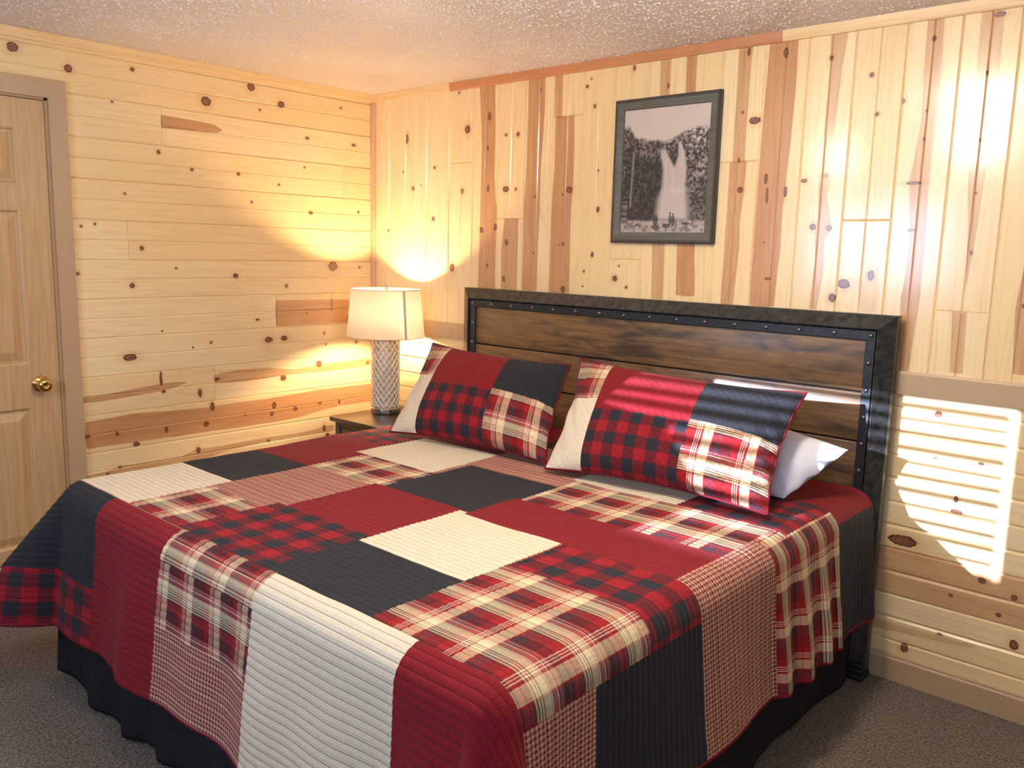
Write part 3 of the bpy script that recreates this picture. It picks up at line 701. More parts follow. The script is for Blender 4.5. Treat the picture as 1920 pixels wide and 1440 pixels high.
# ------------------------------------------------------------------ framed picture
def build_picture():
    x0, x1, z0, z1 = 1.618, 2.106, 1.534, 2.1195
    root = thing('picture_frame', 'grey wooden frame with a sepia waterfall photograph above the headboard', 'picture', ((x0+x1)/2, 0, z0))
    # moulded frame: inset profile around rectangle
    prof = [(0, .0), (0, .020), (.004, .026), (.012, .026), (.014, .023), (.022, .022), (.040, .019), (.044, .014), (.044, .006)]
    bm = bmesh.new(); rings = []
    for ins, d in prof:
        rings.append([bm.verts.new(p) for p in [(x0+ins, -d, z0+ins), (x1-ins, -d, z0+ins), (x1-ins, -d, z1-ins), (x0+ins, -d, z1-ins)]])
    for k, (a, b) in enumerate(zip(rings, rings[1:])):
        for i in range(4):
            f = bm.faces.new((a[i], a[(i+1) % 4], b[(i+1) % 4], b[i])); f.material_index = 1 if k < 3 or k == 7 else 0
    bmesh.ops.recalc_face_normals(bm, faces=bm.faces)
    from_bm('frame_moulding', bm, [FRAMEM, FRAMED], root)
    # the sepia photograph
    n, m = 230, 330
    U, V = np.meshgrid(np.linspace(0, 1, n), np.linspace(0, 1, m), indexing='ij')    # V from the top
    n1 = fbm(U*18, V*26, 5, 11); n2 = fbm(U*60, V*80, 3, 21); n3 = fbm(U*6, V*8, 4, 31)
    sky = .78-.06*V+.03*(n3-.5)
    tl = .25+.0*U
    tl = np.interp(U, [0, .06, .13, .2, .35, .48, .56, .62, .68, .78, .9, 1], [.12, .13, .20, .23, .245, .255, .27, .24, .20, .175, .18, .17])+.035*(fbm(U*22, U*0, 3, 5)-.5)
    soft = sstep(V, tl-.01, tl+.03)
    leaf = np.clip((fbm(U*42, V*58, 4, 91)-.44)*4.2, 0, 1); leaf2 = np.clip((fbm(U*80, V*110, 2, 95)-.40)*2.5, 0, 1)
    wgt = .16+.50*sstep(U, .66, .80)*(1-sstep(V, .50, .80))+.42*(1-sstep(V, tl+.08, tl+.20))+.30*(1-sstep(U, .0, .12))*(1-sstep(V, .5, .65))+.22*sstep(U, .72, .85)*sstep(V, .6, .7)
    cliff = .035+(.55*leaf+.30*leaf2)*wgt
    img = sky*(1-soft)+cliff*soft
    def band(cu, w, v0, v1, val, s=.02, stre=1.0):
        nonlocal img
        d = np.abs(U-cu)/w; f = (1-sstep(d, .55, 1.15))*sstep(V, v0-s, v0+s)*(1-sstep(V, v1-s, v1+s))*stre
        img = img*(1-f)+val*f
    stk = .60+.25*(fbm(U*70, V*3, 3, 41)-.3)
    cL = np.interp(V, [.3, .38, .5, .66], [.455, .50, .565, .57]); wL = np.interp(V, [.3, .38, .5, .66], [.018, .05, .085, .10])
    band(cL, wL, .33, .68, stk)
    cR = np.interp(V, [.27, .38, .5, .66], [.665, .70, .69, .68]); wR = np.interp(V, [.27, .38, .5, .66], [.015, .045, .085, .09])
    band(cR, wR, .28, .68, stk+.02)
    c3 = np.interp(V, [.62, .8, .92], [.62, .62, .62]); w3 = np.interp(V, [.62, .7, .8, .92], [.13, .19, .21, .22])
    band(c3, w3, .645, .90,   .74+.05*n3, .04, .88)
    band(np.interp(V, [.32, .9], [.13, .105]), .013, .34, .80, .40, .02, .8)
    # overhanging rock arch
    arc = np.exp(-((V-(.262+.25*(U-.57)**2*6))/.010)**2)*((U > .44) & (U < .60)); img = img*(1-arc*.7)+.42*arc*.7
    gr = sstep(V, .885+.01*n1, .905+.02*n1); ground = .50+.30*(n2-.5)+.10*n3; img = img*(1-gr)+ground*gr
    rocks = (fbm(U*34, V*44, 3, 77) > .56)*gr*(1-sstep(V, .985, 1.0)); img = img*(1-rocks*.6)+.14*rocks*.6
    bl = (1-sstep(np.abs(U-.04), .03, .04))*sstep(V, .70, .71)*(1-sstep(V, .92, .93)); img = img*(1-.55*bl)+(.42*(vnoise(U*4, V*120, 8) > .5)+.1)*.55*bl
    for cu, cv, su, sv in [(.60, .895, .016, .05), (.635, .905, .022, .048), (.395, .86, .012, .04), (.34, .85, .012, .035), (.30, .87, .014, .035), (.43, .90, .03, .05), (.43, .955, .05, .02), (.56, .945, .05, .02), (.22, .94, .05, .008), (.78, .925, .05, .012)]:
        d = ((U-cu)/su)**2+((V-cv)/sv)**2; f = 1-sstep(d, .6, 1.2); img = img*(1-f*.8)+.08*f*.8
    for cu, cv in [(.60, .842), (.635, .853)]:
        d = ((U-cu)/.011)**2+((V-cv)/.009)**2; f = 1-sstep(d, .5, 1.1); img = img*(1-f)+.06*f
    img = np.clip(img, .03, 1)**1.25
    ins = .0435
    P = np.stack([x0+ins+U*(x1-x0-2*ins), np.full_like(U, -.012), z1-ins-V*(z1-z0-2*ins)], -1)
    me = grid_mesh('photograph', P, uv=np.stack([U, V], -1), smooth=False)
    at = me.attributes.new('tone', 'FLOAT', 'POINT'); at.data.foreach_set('value', img.reshape(-1).astype('f'))
    s = NT('sepia_print'); t = s.attr('tone', 'Fac')
    s.set(Base_Color=s.mix(t, (.010, .006, .004, 1), (.80, .68, .60, 1)), Roughness=.45)
    o = link('photograph', me, s.m, root); tag(o, 'sepia print of a waterfall with two small figures on the rocks')
    bm = bmesh.new(); bm.from_mesh(o.data); bmesh.ops.recalc_face_normals(bm, faces=bm.faces)
    if sum(f.normal.y for f in list(bm.faces)[:20]) > 0: bmesh.ops.reverse_faces(bm, faces=bm.faces)
    bm.to_mesh(o.data); bm.free()
    make_box('backing_board', (x0+.01, -.010, z0+.01), (x1-.01, 0, z1-.01), GAPM, root)
build_picture()

# ------------------------------------------------------------------ bed
BX0, BX1 = .86, 2.80          # mattress
def build_bed():
    root = thing('bed', 'king bed with dark metal framed rustic plank headboard against the pine wall', 'bed', (1.81, -1.0, 0))
    xo0, xo1, zo = .785, 2.840, 1.304; xi0, xi1, zi = .843, 2.793, 1.259
    yo, yi, yb = -.066, -.102, -.030
    # outer frame (mitred, sloping face) as one inverted U of profile loops: outer->inner
    def U(x0, x1, z, y): return [(x0, y, 0.035), (x0, y, z), (x1, y, z), (x1, y, 0.035)]
    loops = [U(xo0, xo1, zo, yb), U(xo0, xo1, zo, yo), U(xi0, xi1, zi, yi), U(xi0+.004, xi1-.004, zi-.004, yi+.001), U(xi0+.004, xi1-.004, zi-.004, yb)]
    bm = bmesh.new(); L = [[bm.verts.new(p) for p in l] for l in loops]
    nL = len(L)
    for a in range(nL):
        A, Bq = L[a], L[(a+1) % nL]
        for i in range(3): bm.faces.new((A[i], A[i+1], Bq[i+1], Bq[i]))
    for i in (0, 3): bm.faces.new([l[i] for l in L])
    bmesh.ops.recalc_face_normals(bm, faces=bm.faces)
    hb = from_bm('headboard_frame', bm, DARKM, root)
    for x0, x1 in ((xo0, xi0+.004), (xi1-.004, xo1)):
        bm = bmesh.new(); c = (x0+x1)/2
        box(bm, (x0-.006, -.108, 0), (x1+.006, -.026, .022), .004, 2); box(bm, (x0-.002, -.104, .022), (x1+.002, -.028, .042), .004, 2); box(bm, (x0+.002, -.100, .042), (x1-.002, -.030, .060), .003, 2)
        f = from_bm('headboard_foot', bm, LEGM, root); smooth_angle(f, 50)
    # dark recess
    make_box('headboard_recess', (xi0, -.072, .52), (xi1, -.035, zi-.002), GAPM, root)
    # strap border
    sx0, sx1, sz1, sz0, w = .853, 2.783, 1.250, .655, .033
    bm = bmesh.new()
    for lo, hi in [((sx0, -.094, sz1-w), (sx1, -.080, sz1)), ((sx0, -.0938, sz0), (sx0+w, -.080, sz1-w)), ((sx1-w, -.0938, sz0), (sx1, -.080, sz1-w)), ((sx0+w, -.0936, sz0), (sx1-w, -.080, sz0+w))]:
        box(bm, lo, hi, .0015, 1)
    from_bm('metal_strap_border', bm, STRAP, root)
    # rivets
    def rivet():
        bm = bmesh.new()
        prof = [(.0001, -.006), (.004, -.0055), (.007, -.0035), (.0085, 0)]
        rings = [[bm.verts.new((r*math.cos(2*PI*i/16), y, r*math.sin(2*PI*i/16))) for i in range(16)] for r, y in prof]
        for a, b in zip(rings, rings[1:]):
            for i in range(16): bm.faces.new((a[i], b[i], b[(i+1) % 16], a[(i+1) % 16]))
        me = bpy.data.meshes.new('rivet'); bmesh.ops.recalc_face_normals(bm, faces=bm.faces); bm.to_mesh(me); bm.free(); me.materials.append(RIVET)
        me.polygons.foreach_set('use_smooth', [True]*len(me.polygons)); return me
    rm = rivet(); pts = []
    xc0, xc1 = sx0+w/2, sx1-w/2; zt = sz1-w/2
    for i in range(16): pts.append((xc0+(xc1-xc0)*i/15, zt))
    for i in range(1, 7):
        z = zt-.0945*i
        pts += [(xc0, z), (xc1, z)]
    for i in range(1, 15): pts.append((xc0+(xc1-xc0)*i/15, zt-.0945*6))
    for x, z in pts:
        o = bpy.data.objects.new('rivet', rm); COL.objects.link(o); o.parent = root; o.location = Vector((x, -.094, z))-Vector(root.location)
    # planks
    zz = [1.220, 1.036, .861, .686, .50]
    for i, (a, b) in enumerate(zip(zz, zz[1:])):
        bm = bmesh.new(); box(bm, (sx0+w-.006, -.084, b+.003), (sx1-w+.006, -.0705, a-.003), .003, 2)
        o = from_bm('headboard_plank', bm, PLANK, root); smooth_angle(o, 50)
        at = o.data.attributes.new('plank', 'FLOAT', 'POINT'); at.data.foreach_set('value', [i*1.7+.3]*len(o.data.vertices))
    # rails and legs
    bm = bmesh.new()
    for x in (.90, 2.74): box(bm, (x-.02, -2.0, .15), (x+.02, -.05, .19))
    box(bm, (.9, -1.98, .15), (2.74, -1.94, .19)); from_bm('bed_rail', bm, LEGM, root)
    for x, y in ((2.755, -.27), (2.755, -.87), (2.755, -1.85), (.9, -1.85), (.9, -.3), (1.8, -1.2)):
        bm = bmesh.new(); lathe(bm, [(.018, .15), (.018, .03), (.030, .028), (.032, 0)], (x, y, 0), 16); bm.faces.new(bm.verts[-16:]) if False else None
        o = from_bm('leg', bm, LEGM, root); smooth_angle(o, 50)
    o = make_box('box_spring', (BX0+.01, -1.99, .19), (BX1-.01, -.12, .42), SKIRT, root, .02, 3)
    o = make_box('mattress', (BX0+.01, -1.99, .42), (BX1-.01, -.12, .675), WHITE, root, .055, 5)
build_bed()

# ------------------------------------------------------------------ bed skirt
def build_skirt():
    pts = []
    def run(p0, p1, nrm, n):
        for i in range(n):
            t = i/n; pts.append((p0[0]+(p1[0]-p0[0])*t, p0[1]+(p1[1]-p0[1])*t, nrm))
    run((.835, -.14), (.835, -2.02), (-1, 0), 220); run((.835, -2.02), (2.795, -2.02), (0, -1), 230); run((2.795, -2.02), (2.795, -.14), (1, 0), 220)
    n = len(pts); zs = np.linspace(.40, .012, 24)
    P = np.zeros((n, len(zs), 3)); L = 0
    for i, (x, y, nr) in enumerate(pts):
        s = i*.0088
        fold = .5+.5*math.sin(s*21+1.3*math.sin(s*5.1)); fold = fold**1.6
        for j, z in enumerate(zs):
            t = (.40-z)/.39
            d = .002+t*(.004+.030*fold)
            if nr[0] > 0: d *= .35
            zb = z+.028*t*(math.sin(s*7.3)*.5+.5)
            P[i, j] = (x+nr[0]*d, y+nr[1]*d, zb)
    me = grid_mesh('bed_skirt', P, uv=np.zeros((n, len(zs), 2)))
    o = link('bed_skirt', me, SKIRT); tag(o, 'dark charcoal pleated bed skirt hanging to the carpet under the quilt', 'bed skirt')
    md = o.modifiers.new('thick', 'SOLIDIFY'); md.thickness = .004; md.offset = -1
build_skirt()

# ------------------------------------------------------------------ quilt
XL, XRI, YFO, ZT = .905, 2.757, -1.952, .700
PATCH = [  # u0,u1,v0,v1,fabric ; later wins
 (-9, 9, -9, 9, 'hound'),
 (-9, 1.24, -1.96, -1.61, 'cream'), (-9, 1.24, -1.61, -1.31, 'navy'), (-9, 1.24, -1.31, -.90, 'red'), (-9, 1.24, -.90, -.46, 'check'), (-9, 1.24, -.46, 0, 'cream'),
 (-9, .58, -1.61, -1.2, 'hound'), (-9, .58, -1.2, -.8, 'plaid'),
 (1.24, 1.60, -1.96, -1.69, 'plaid'), (1.24, 1.60, -1.69, -1.295, 'hound'), (1.24, 1.63, -1.295, -1.045, 'plaid'), (1.18, 1.61, -1.045, -.68, 'cream'), (1.24, 1.60, -.68, 0, 'red'),
 (1.545, 2.0, -1.96, -1.63, 'check'), (1.585, 2.02, -1.63, -1.28, 'red'), (1.63, 2.04, -1.28, -.86, 'navy'), (1.60, 2.03, -.86, -.45, 'hound'), (1.60, 2.03, -.45, 0, 'navy'),
 (1.99, 2.40, -1.96, -1.675, 'navy'), (1.995, 2.405, -1.675, -1.29, 'cream'), (2.03, 2.76, -1.30, -1.06, 'red'), (2.04, 2.76, -1.06, -.755, 'plaid'), (2.02, 2.43, -.755, -.45, 'cream'),
 (2.02, 2.43, -.45, 0, 'plaid'),
 (2.40, 2.885, -1.965, -1.515, 'plaid'), (2.41, 2.885, -1.515, -1.30, 'check'), (2.43, 2.80, -.755, -.42, 'check'), (2.43, 2.845, -.42, 0, 'red'),
 (2.885, 9, -1.73, -1.30, 'navy'), (2.885, 9, -9, -1.73, 'hound'), (2.76, 9, -1.30, -.885, 'hound'), (2.80, 9, -.885, -.42, 'plaid2'), (2.76, 2.80, -.885, -.755, 'plaid2'), (2.845, 9, -.42, 0, 'navy'),
 # foot drop
 (-9, .66, -9, -1.96, 'cream'), (.60, 1.16, -2.275, -1.965, 'navy'), (.66, 1.16, -9, -2.275, 'check'), (1.16, 1.585, -9, -1.965, 'red'),
 (1.585, 2.045, -2.065, -1.955, 'plaid'), (1.585, 2.045, -2.25, -2.065, 'plaid2'), (1.585, 2.045, -9, -2.25, 'hound'), (2.045, 2.555, -9, -1.96, 'cream'),
 (2.555, 3.02, -2.30, -1.965, 'red'), (2.555, 3.02, -9, -2.30, 'check'), (3.02, 9, -9, -1.965, 'plaid'),
]
def drape(Uq, Vq, lift=0.0):
    sx = np.where(Uq > XRI, 1.0, -1.0)
    du = np.maximum(np.maximum(Uq-XRI, XL-Uq), 0); dv = np.maximum(YFO-Vq, 0)
    s = np.hypot(du, dv); ss = np.where(s < 1e-9, 1, s)
    dx = sx*du/ss; dy = -dv/ss
    th = np.arctan2(dv, np.maximum(du, 1e-9)); cor = np.where((du > 0) & (dv > 0), np.sin(2*th), 0)
    left = (sx < 0)
    phi = np.radians(6.5+np.where(left, 34.0, 15.0)*np.maximum(cor, 0)**1.2)
    r = .078; al = PI/2-phi; Lr = r*al
    hang = np.maximum(s-Lr, 0); sa = np.minimum(s, Lr)/r
    h = r*np.sin(sa)+hang*np.cos(al); drop = r*(1-np.cos(sa))+hang*np.sin(al)
    # perimeter parameter for the folds
    per = np.where(dv <= 0, np.where(sx > 0, 10+Vq-YFO, -10-(Vq-YFO)), 0)
    per = np.where((dv > 0) & (du <= 0), (Uq-XRI)*1.0, per)
    ang = np.where(sx > 0, th, th)
    amp = sstep(s, .05, .42)
    wave = np.zeros_like(s)
    foot = (dv > 0)&(du <= 0)
    wf = .011*np.sin(Uq*9.0+.6)+.006*np.sin(Uq*21+1.9)
    # soft flutes towards the foot-left corner
    wf = wf*sstep(Uq, 1.0, 1.5)+.006*np.exp(-((Uq-1.02)/.10)**2)-.014*np.exp(-((Uq-1.22)/.07)**2)+.014*np.exp(-((Uq-1.42)/.06)**2)
    rs = (dv <= 0)&(sx > 0)&(du > 0)
    def pleat(c, w, a): 
        t = (Vq-c)/w; return a*np.where(t < 0, np.exp(-(t*2.2)**2), np.exp(-(t*.75)**2))
    wr = .008*np.sin(Vq*8)+pleat(-.86, .05, .030)+pleat(-.73, .05, .034)+pleat(-.58, .045, .030)+pleat(-.46, .03, .022)-.014+.020*np.exp(-((Vq+.16)/.07)**2)
    wr = wr+.018*np.exp(-((Vq+1.15)/.16)**2)
    # taper folds towards corners so they join
    wf = wf*np.where(foot, sstep(XRI-Uq, 0, .15)*sstep(Uq-XL, -.01, .1), 0); wr = wr*np.where(rs, sstep(Vq-YFO, 0, .15), 0)
    wc = np.where((du > 0)&(dv > 0)&(sx > 0), .030*np.sin(th*6.0-.3)*np.sin(2*th)**.5, 0)
    wave = np.where(foot, wf, 0)+np.where(rs, wr, 0)+wc+np.where((dv <= 0)&(sx < 0)&(du > 0), .012*np.sin(Vq*11), 0)
    h = h+amp*wave
    z = ZT-drop
    fl = .010+lift
    over = np.maximum(fl-z, 0); z = np.maximum(z, fl); h = h+over*.8
    bx = np.clip(Uq, XL, XRI); by = np.maximum(Vq, YFO)
    X = bx+dx*h; Y = by+dy*h
    # surface softness
    soft = (fbm(Uq*3.2+4, Vq*3.2+9, 3, 51)-.5)*.010+(fbm(Uq*14+4, Vq*14+9, 2, 61)-.5)*.0025
    nx = dx*np.sin(sa); ny = dy*np.sin(sa); nz = np.cos(sa)
    st = np.abs(np.sin(PI*(Vq/P_ST+.0)))**.6*.0026
    off = soft+st-lift
    return np.stack([X+nx*off, Y+ny*off, z+nz*off], -1)
def build_quilt():
    u = np.arange(.905-.50, 2.757+.487, .0078); v = np.arange(-2.462, -.112, P_ST/6)
    Uq, Vq = np.meshgrid(u, v, indexing='ij')
    P = drape(Uq, Vq)
    uc = (u[:-1]+u[1:])/2; vc = (v[:-1]+v[1:])/2
    UC, VC = np.meshgrid(uc, vc, indexing='ij'); mi = np.zeros(UC.shape, int)
    for a, b, c, d, f in PATCH:
        mi[(UC >= a)&(UC < b)&(VC >= c)&(VC < d)] = FK.index(f)
    root = thing('quilt', 'red, cream and charcoal patchwork plaid quilt spread over the bed', 'quilt', (1.83, -1.9, 0))
    me = grid_mesh('patchwork_top', P, uv=np.stack([Uq, Vq], -1), matidx=mi, flip=False)
    link('patchwork_top', me, [FAB[k] for k in FK], root)
    us = np.arange(.905-.50, 2.757+.487, .02); vs = np.arange(-2.462, -.112, .02)
    U2, V2 = np.meshgrid(us, vs, indexing='ij')
    me = grid_mesh('quilt_lining', drape(U2, V2, .007), uv=np.stack([U2, V2], -1), flip=True)
    link('quilt_lining', me, LINING, root)
    # binding round the hem
    e0, e1, f0 = u[0], u[-1], v[0]
    loop = [(e0, y) for y in np.arange(-.115, f0, -.012)]+[(x, f0) for x in np.arange(e0, e1, .012)]+[(e1, y) for y in np.arange(f0, -.115, .012)]
    A = np.array(loop); Pb = drape(A[:, 0], A[:, 1], .003)
    bm = bmesh.new(); tube(bm, [tuple(p) for p in Pb], .0058, 8)
    o = from_bm('red_binding', bm, BINDING, root, True)
build_quilt()

# ------------------------------------------------------------------ pillows
def pillow(name, label, cat, C, T, patches, mats, W, Hh, inset=.03, group=None, pipe=True, seed=1, wr=.004, sag=.0):
    """C: corners BL, BR, TR, TL (front view). patches: function(u, v) -> index"""
    BL, BR, TR, TL = [np.array(c, float) for c in C]
    n, m = 110, 70
    a = np.sin(np.linspace(-PI/2, PI/2, n)); b = np.sin(np.linspace(-PI/2, PI/2, m))
    A, B = np.meshgrid(a, b, indexing='ij')
    def surf(side):
        ex = A*(1-inset/W*2*(1-B**2)*np.abs(A)**3); ey = B*(1-inset/Hh*2*(1-A**2)*np.abs(B)**3)
        s = (ex+1)/2; t = (ey+1)/2
        P = (BL*((1-s)*(1-t))[..., None]+BR*(s*(1-t))[..., None]+TR*(s*t)[..., None]+TL*((1-s)*t)[..., None])
        nrm = np.cross((BR-BL)+(TR-TL), (TL-BL)+(TR-BR)); nrm = nrm/np.linalg.norm(nrm)
        if nrm[1] > 0: nrm = -nrm
        th = T*(np.clip(1-A**2, 0, 1)**.55)*(np.clip(1-B**2, 0, 1)**.5)*(1-.18*B-sag*B)
        wrk = wr*(fbm((A+2)*W*9, (B+2)*Hh*9, 4, seed)-.5)*2*np.clip((1-A**2)*(1-B**2)*6, 0, 1)
        fold = wr*1.2*np.sin((A*W+B*Hh*.6)*34+3*fbm(A*3+5, B*3+5, 2, seed+9))*np.exp(-((1-np.abs(A))/.22)**2)*(1-B**2)
        d = (th+wrk+fold) if side > 0 else -(th*.55)
        return P+nrm*d[..., None]
    uv = np.stack([(A+1)/2*W, (B+1)/2*Hh], -1)
    root = thing(name, label, cat, tuple((BL+BR)/2), group)
    ac = (a[:-1]+a[1:])/2; bc = (b[:-1]+b[1:])/2; AC, BC = np.meshgrid((ac+1)/2, (bc+1)/2, indexing='ij')
    mi = patches(AC, BC)
    Pf = surf(1); Pb = surf(-1)
    nf = np.cross(Pf[60, 35]-Pf[59, 35], Pf[60, 36]-Pf[60, 35]); flip = nf[1] < 0
    # grid_mesh winding: (i,j),(i+1,j),(i+1,j+1),(i,j+1) -> normal = di x dj
    me = grid_mesh('cover_front', Pf, uv=uv, matidx=mi, flip=not flip); link('cover_front', me, mats, root)
    me = grid_mesh('cover_back', Pb, uv=uv, flip=flip); link('cover_back', me, mats[-1], root)
    if pipe:
        e = [Pf[i, 0] for i in range(0, n, 2)]+[Pf[-1, j] for j in range(0, m, 2)]+[Pf[i, -1] for i in range(n-1, -1, -2)]+[Pf[0, j] for j in range(m-1, -1, -2)]
        keep = [e[0]]
        for p in e[1:]:
            if np.linalg.norm(p-keep[-1]) > .004: keep.append(p)
        if np.linalg.norm(keep[0]-keep[-1]) < .004: keep.pop()
        bm = bmesh.new(); tube(bm, [tuple(p) for p in keep], .0042, 8, closed=True); from_bm('red_piping', bm, BINDING, root, True)
    return root
def shampat(u, v):
    mi = np.full(u.shape, SK.index('red'))
    lc = u < .185; mi[lc & (v < .575)] = SK.index('cream'); mi[lc & (v >= .575)] = SK.index('plaid')
    mid = (u >= .185)&(u < .63); mi[mid & (v < .50)] = SK.index('check')
    rc = u >= .63; mi[rc & (v < .52)] = SK.index('plaid'); mi[rc & (v >= .52)] = SK.index('navy')
    return mi
sm = [SH[k] for k in SK]+[LINING]
pillow('pillow_sham', 'patchwork plaid pillow sham on the left, nearest the lamp', 'pillow', [(1.06, -.775, .722), (1.85, -.70, .722), (1.72, -.40, 1.045), (.93, -.41, 1.062)], .085, shampat, sm, .90, .51, .025, 'patchwork shams against the headboard', seed=3)
pillow('pillow_sham', 'patchwork plaid pillow sham on the right, streaked with sunlight', 'pillow', [(1.90, -.765, .722), (2.715, -.70, .724), (2.675, -.38, 1.055), (1.755, -.38, 1.076)], .085, shampat, sm, .92, .51, .03, 'patchwork shams against the headboard', seed=8)
pillow('pillow', 'plain white pillow tucked behind the right patchwork sham', 'pillow', [(1.98, -.46, .72), (2.665, -.47, .716), (2.80, -.31, .876), (2.02, -.20, .95)], .105, lambda u, v: np.zeros(u.shape, int), [WHITE], .80, .46, .002, pipe=False, seed=5, wr=.006)

# ------------------------------------------------------------------ nightstand
def build_stand():
    zt = .635; x0, x1, y0, y1 = .262, .765, -.505, -.035
    root = thing('nightstand', 'dark espresso wood nightstand in the corner beside the bed', 'nightstand', ((x0+x1)/2, -.27, 0))
    o = make_box('tabletop', (x0, y0, zt-.026), (x1, y1, zt), ESP, root, .008, 3)
    bm = bmesh.new(); a, b, c, d = x0+.022, x1-.022, y0+.022, y1
    box(bm, (a, c+.02, .07), (a+.02, d, zt-.026)); box(bm, (b-.02, c+.02, .07), (b, d, zt-.026)); box(bm, (a, d-.012, .07), (b, d, zt-.026)); box(bm, (a, c+.02, .07), (b, d, .09))
    from_bm('case', bm, ESP, root)
    for x, y in ((a, c), (b-.035, c), (a, d-.035), (b-.035, d-.035)):
        make_box('leg', (x, y, 0), (x+.035, y+.035, zt-.026), ESP, root, .003, 1)
    make_box('front_rail', (a+.035, c+.004, zt-.05), (b-.035, c+.03, zt-.026), ESP, root)
    for z0, z1 in ((.345, zt-.052), (.10, .335)):
        dr = make_box('drawer', (a+.038, c+.006, z0), (b-.038, c+.03, z1), ESPD, root, .004, 2)
        bm = bmesh.new(); cx, cz = (a+b)/2, (z0+z1)/2
        rings = []
        for r, yy in [(.006, 0), (.006, -.014), (.014, -.020), (.015, -.026), (.010, -.031), (.0005, -.032)]:
            rings.append([bm.verts.new((cx+r*math.cos(2*PI*i/20), c+.006+yy, cz+r*math.sin(2*PI*i/20))) for i in range(20)])
        for p, q in zip(rings, rings[1:]):
            for i in range(20): bm.faces.new((p[i], q[i], q[(i+1) % 20], p[(i+1) % 20]))
        bmesh.ops.recalc_face_normals(bm, faces=bm.faces)
        me = bpy.data.meshes.new('drawer_knob'); bm.to_mesh(me); bm.free(); me.materials.append(NICKEL)
        k = bpy.data.objects.new('drawer_knob', me); COL.objects.link(k); k.parent = dr
    return zt
NS_TOP = build_stand()

# ------------------------------------------------------------------ table lamp
LX, LY = .378, -.228
def build_lamp():
    z0 = NS_TOP
    root = thing('table_lamp', 'lit table lamp with silver lattice base and cream drum shade on the nightstand', 'lamp', (LX, LY, z0))
    c = (LX, LY, z0)
    bm = bmesh.new(); lathe(bm, [(0, .001), (.074, .001), (.076, .004), (.076, .030), (.073, .033), (0, .034)], c, 64); o = from_bm('lamp_base', bm, NICKEL, root); smooth_angle(o, 40)
    bm = bmesh.new(); lathe(bm, [(0, .034), (.062, .034), (.0635, .05), (.0635, .385), (.060, .395), (0, .397)], c, 64); o = from_bm('inner_column', bm, MERC, root); smooth_angle(o, 40)
    # open lattice
    bm = bmesh.new(); n = 15; h0, h1 = .036, .392; rows = 9.0
    for sgn in (1, -1):
        for k in range(n):
            pts = []
            for i in range(55):
                t = i/54; a = 2*PI*(k+sgn*rows*t)/n
                pts.append((c[0]+.0695*math.cos(a), c[1]+.0695*math.sin(a), c[2]+h0+(h1-h0)*t))
            tube(bm, pts, .0028, 6)
    o = from_bm('lattice', bm, mat_flat('champagne_metal', (246, 236, 218), .25, metal=.25), root, True)
    bm = bmesh.new(); lathe(bm, [(.066, .386), (.0735, .386), (.0735, .397), (.04, .402), (.012, .406), (.010, .43), (.010, .445), (0, .446)], c, 48); o = from_bm('lamp_neck', bm, NICKEL, root); smooth_angle(o, 40)
    # shade
    zs0, zs1 = 1.037, 1.277; rb, rt = .200, .177
    bm = bmesh.new(); lathe(bm, [(rb, zs0-z0), (rb-(rb-rt)*.5, (zs0+zs1)/2-z0), (rt, zs1-z0)], c, 96); sh = from_bm('lamp_shade', bm, SHADE, root, True)
    tag(sh, 'cream fabric drum shade glowing from the bulb')
    md = sh.modifiers.new('t', 'SOLIDIFY'); md.thickness = .0016
    trm = mat_flat('shade_trim_cloth', (214, 196, 168), .8)
    for rr, zz in ((rb, zs0), (rt, zs1)):
        bm = bmesh.new(); tube(bm, [(c[0]+rr*math.cos(2*PI*i/72), c[1]+rr*math.sin(2*PI*i/72), zz) for i in range(72)], .0022, 6, closed=True)
        from_bm('shade_trim', bm, trm, root, True)
    # darker vertical strip on the shade
    aim = math.atan2(CAM[1]-LY, CAM[0]-LX)
    bm = bmesh.new(); a0 = -.18; rows_ = []
    for zz, rr in ((zs0, rb), (zs1, rt)):
        rows_.append([bm.verts.new((c[0]+(rr+.0025)*math.cos(a), c[1]+(rr+.0025)*math.sin(a), zz)) for a in (a0-.035, a0+.035)])
    bm.faces.new((rows_[0][0], rows_[0][1], rows_[1][1], rows_[1][0])); from_bm('shade_strip', bm, mat_flat('shade_strip_cloth', (206, 194, 178), .8), root)
    # spider, harp, finial, socket, bulb
    bm = bmesh.new()
    for a in (0.3, 0.3+2*PI/3, 0.3+4*PI/3):
        tube(bm, [(c[0], c[1], zs1-.012), (c[0]+rt*.98*math.cos(a), c[1]+rt*.98*math.sin(a), zs1-.003)], .0018, 6)
    hp = [(c[0]+.055*math.sin(t)*math.cos(1.0), c[1]+.055*math.sin(t)*math.sin(1.0), 1.165-.105*math.cos(t)) for t in np.linspace(.15, 2*PI-.15, 36)]
    tube(bm, hp, .0018, 6); from_bm('harp', bm, NICKEL, root, True)
    bm = bmesh.new(); lathe(bm, [(.004, zs1-.014-z0), (.006, zs1-.006-z0), (.005, zs1+.002-z0), (.010, zs1+.010-z0), (.010, zs1+.018-z0), (.004, zs1+.024-z0), (.0, zs1+.025-z0)], c, 24); o = from_bm('finial', bm, NICKEL, root, True)
    bm = bmesh.new(); lathe(bm, [(.016, .42), (.018, .425), (.018, .458), (.014, .462), (0, .463)], c, 24); o = from_bm('socket', bm, BRASS, root); smooth_angle(o, 40)
    bm = bmesh.new(); prof = [(.012, .462)]+[(.028*math.sin(t), .508-.030*math.cos(t)) for t in np.linspace(.5, PI-.02, 14)]
    lathe(bm, prof, c, 24); b = from_bm('bulb', bm, mat_emit('bulb_glow', (255, 218, 172), 1450), root, True)
    b.visible_shadow = True
build_lamp()

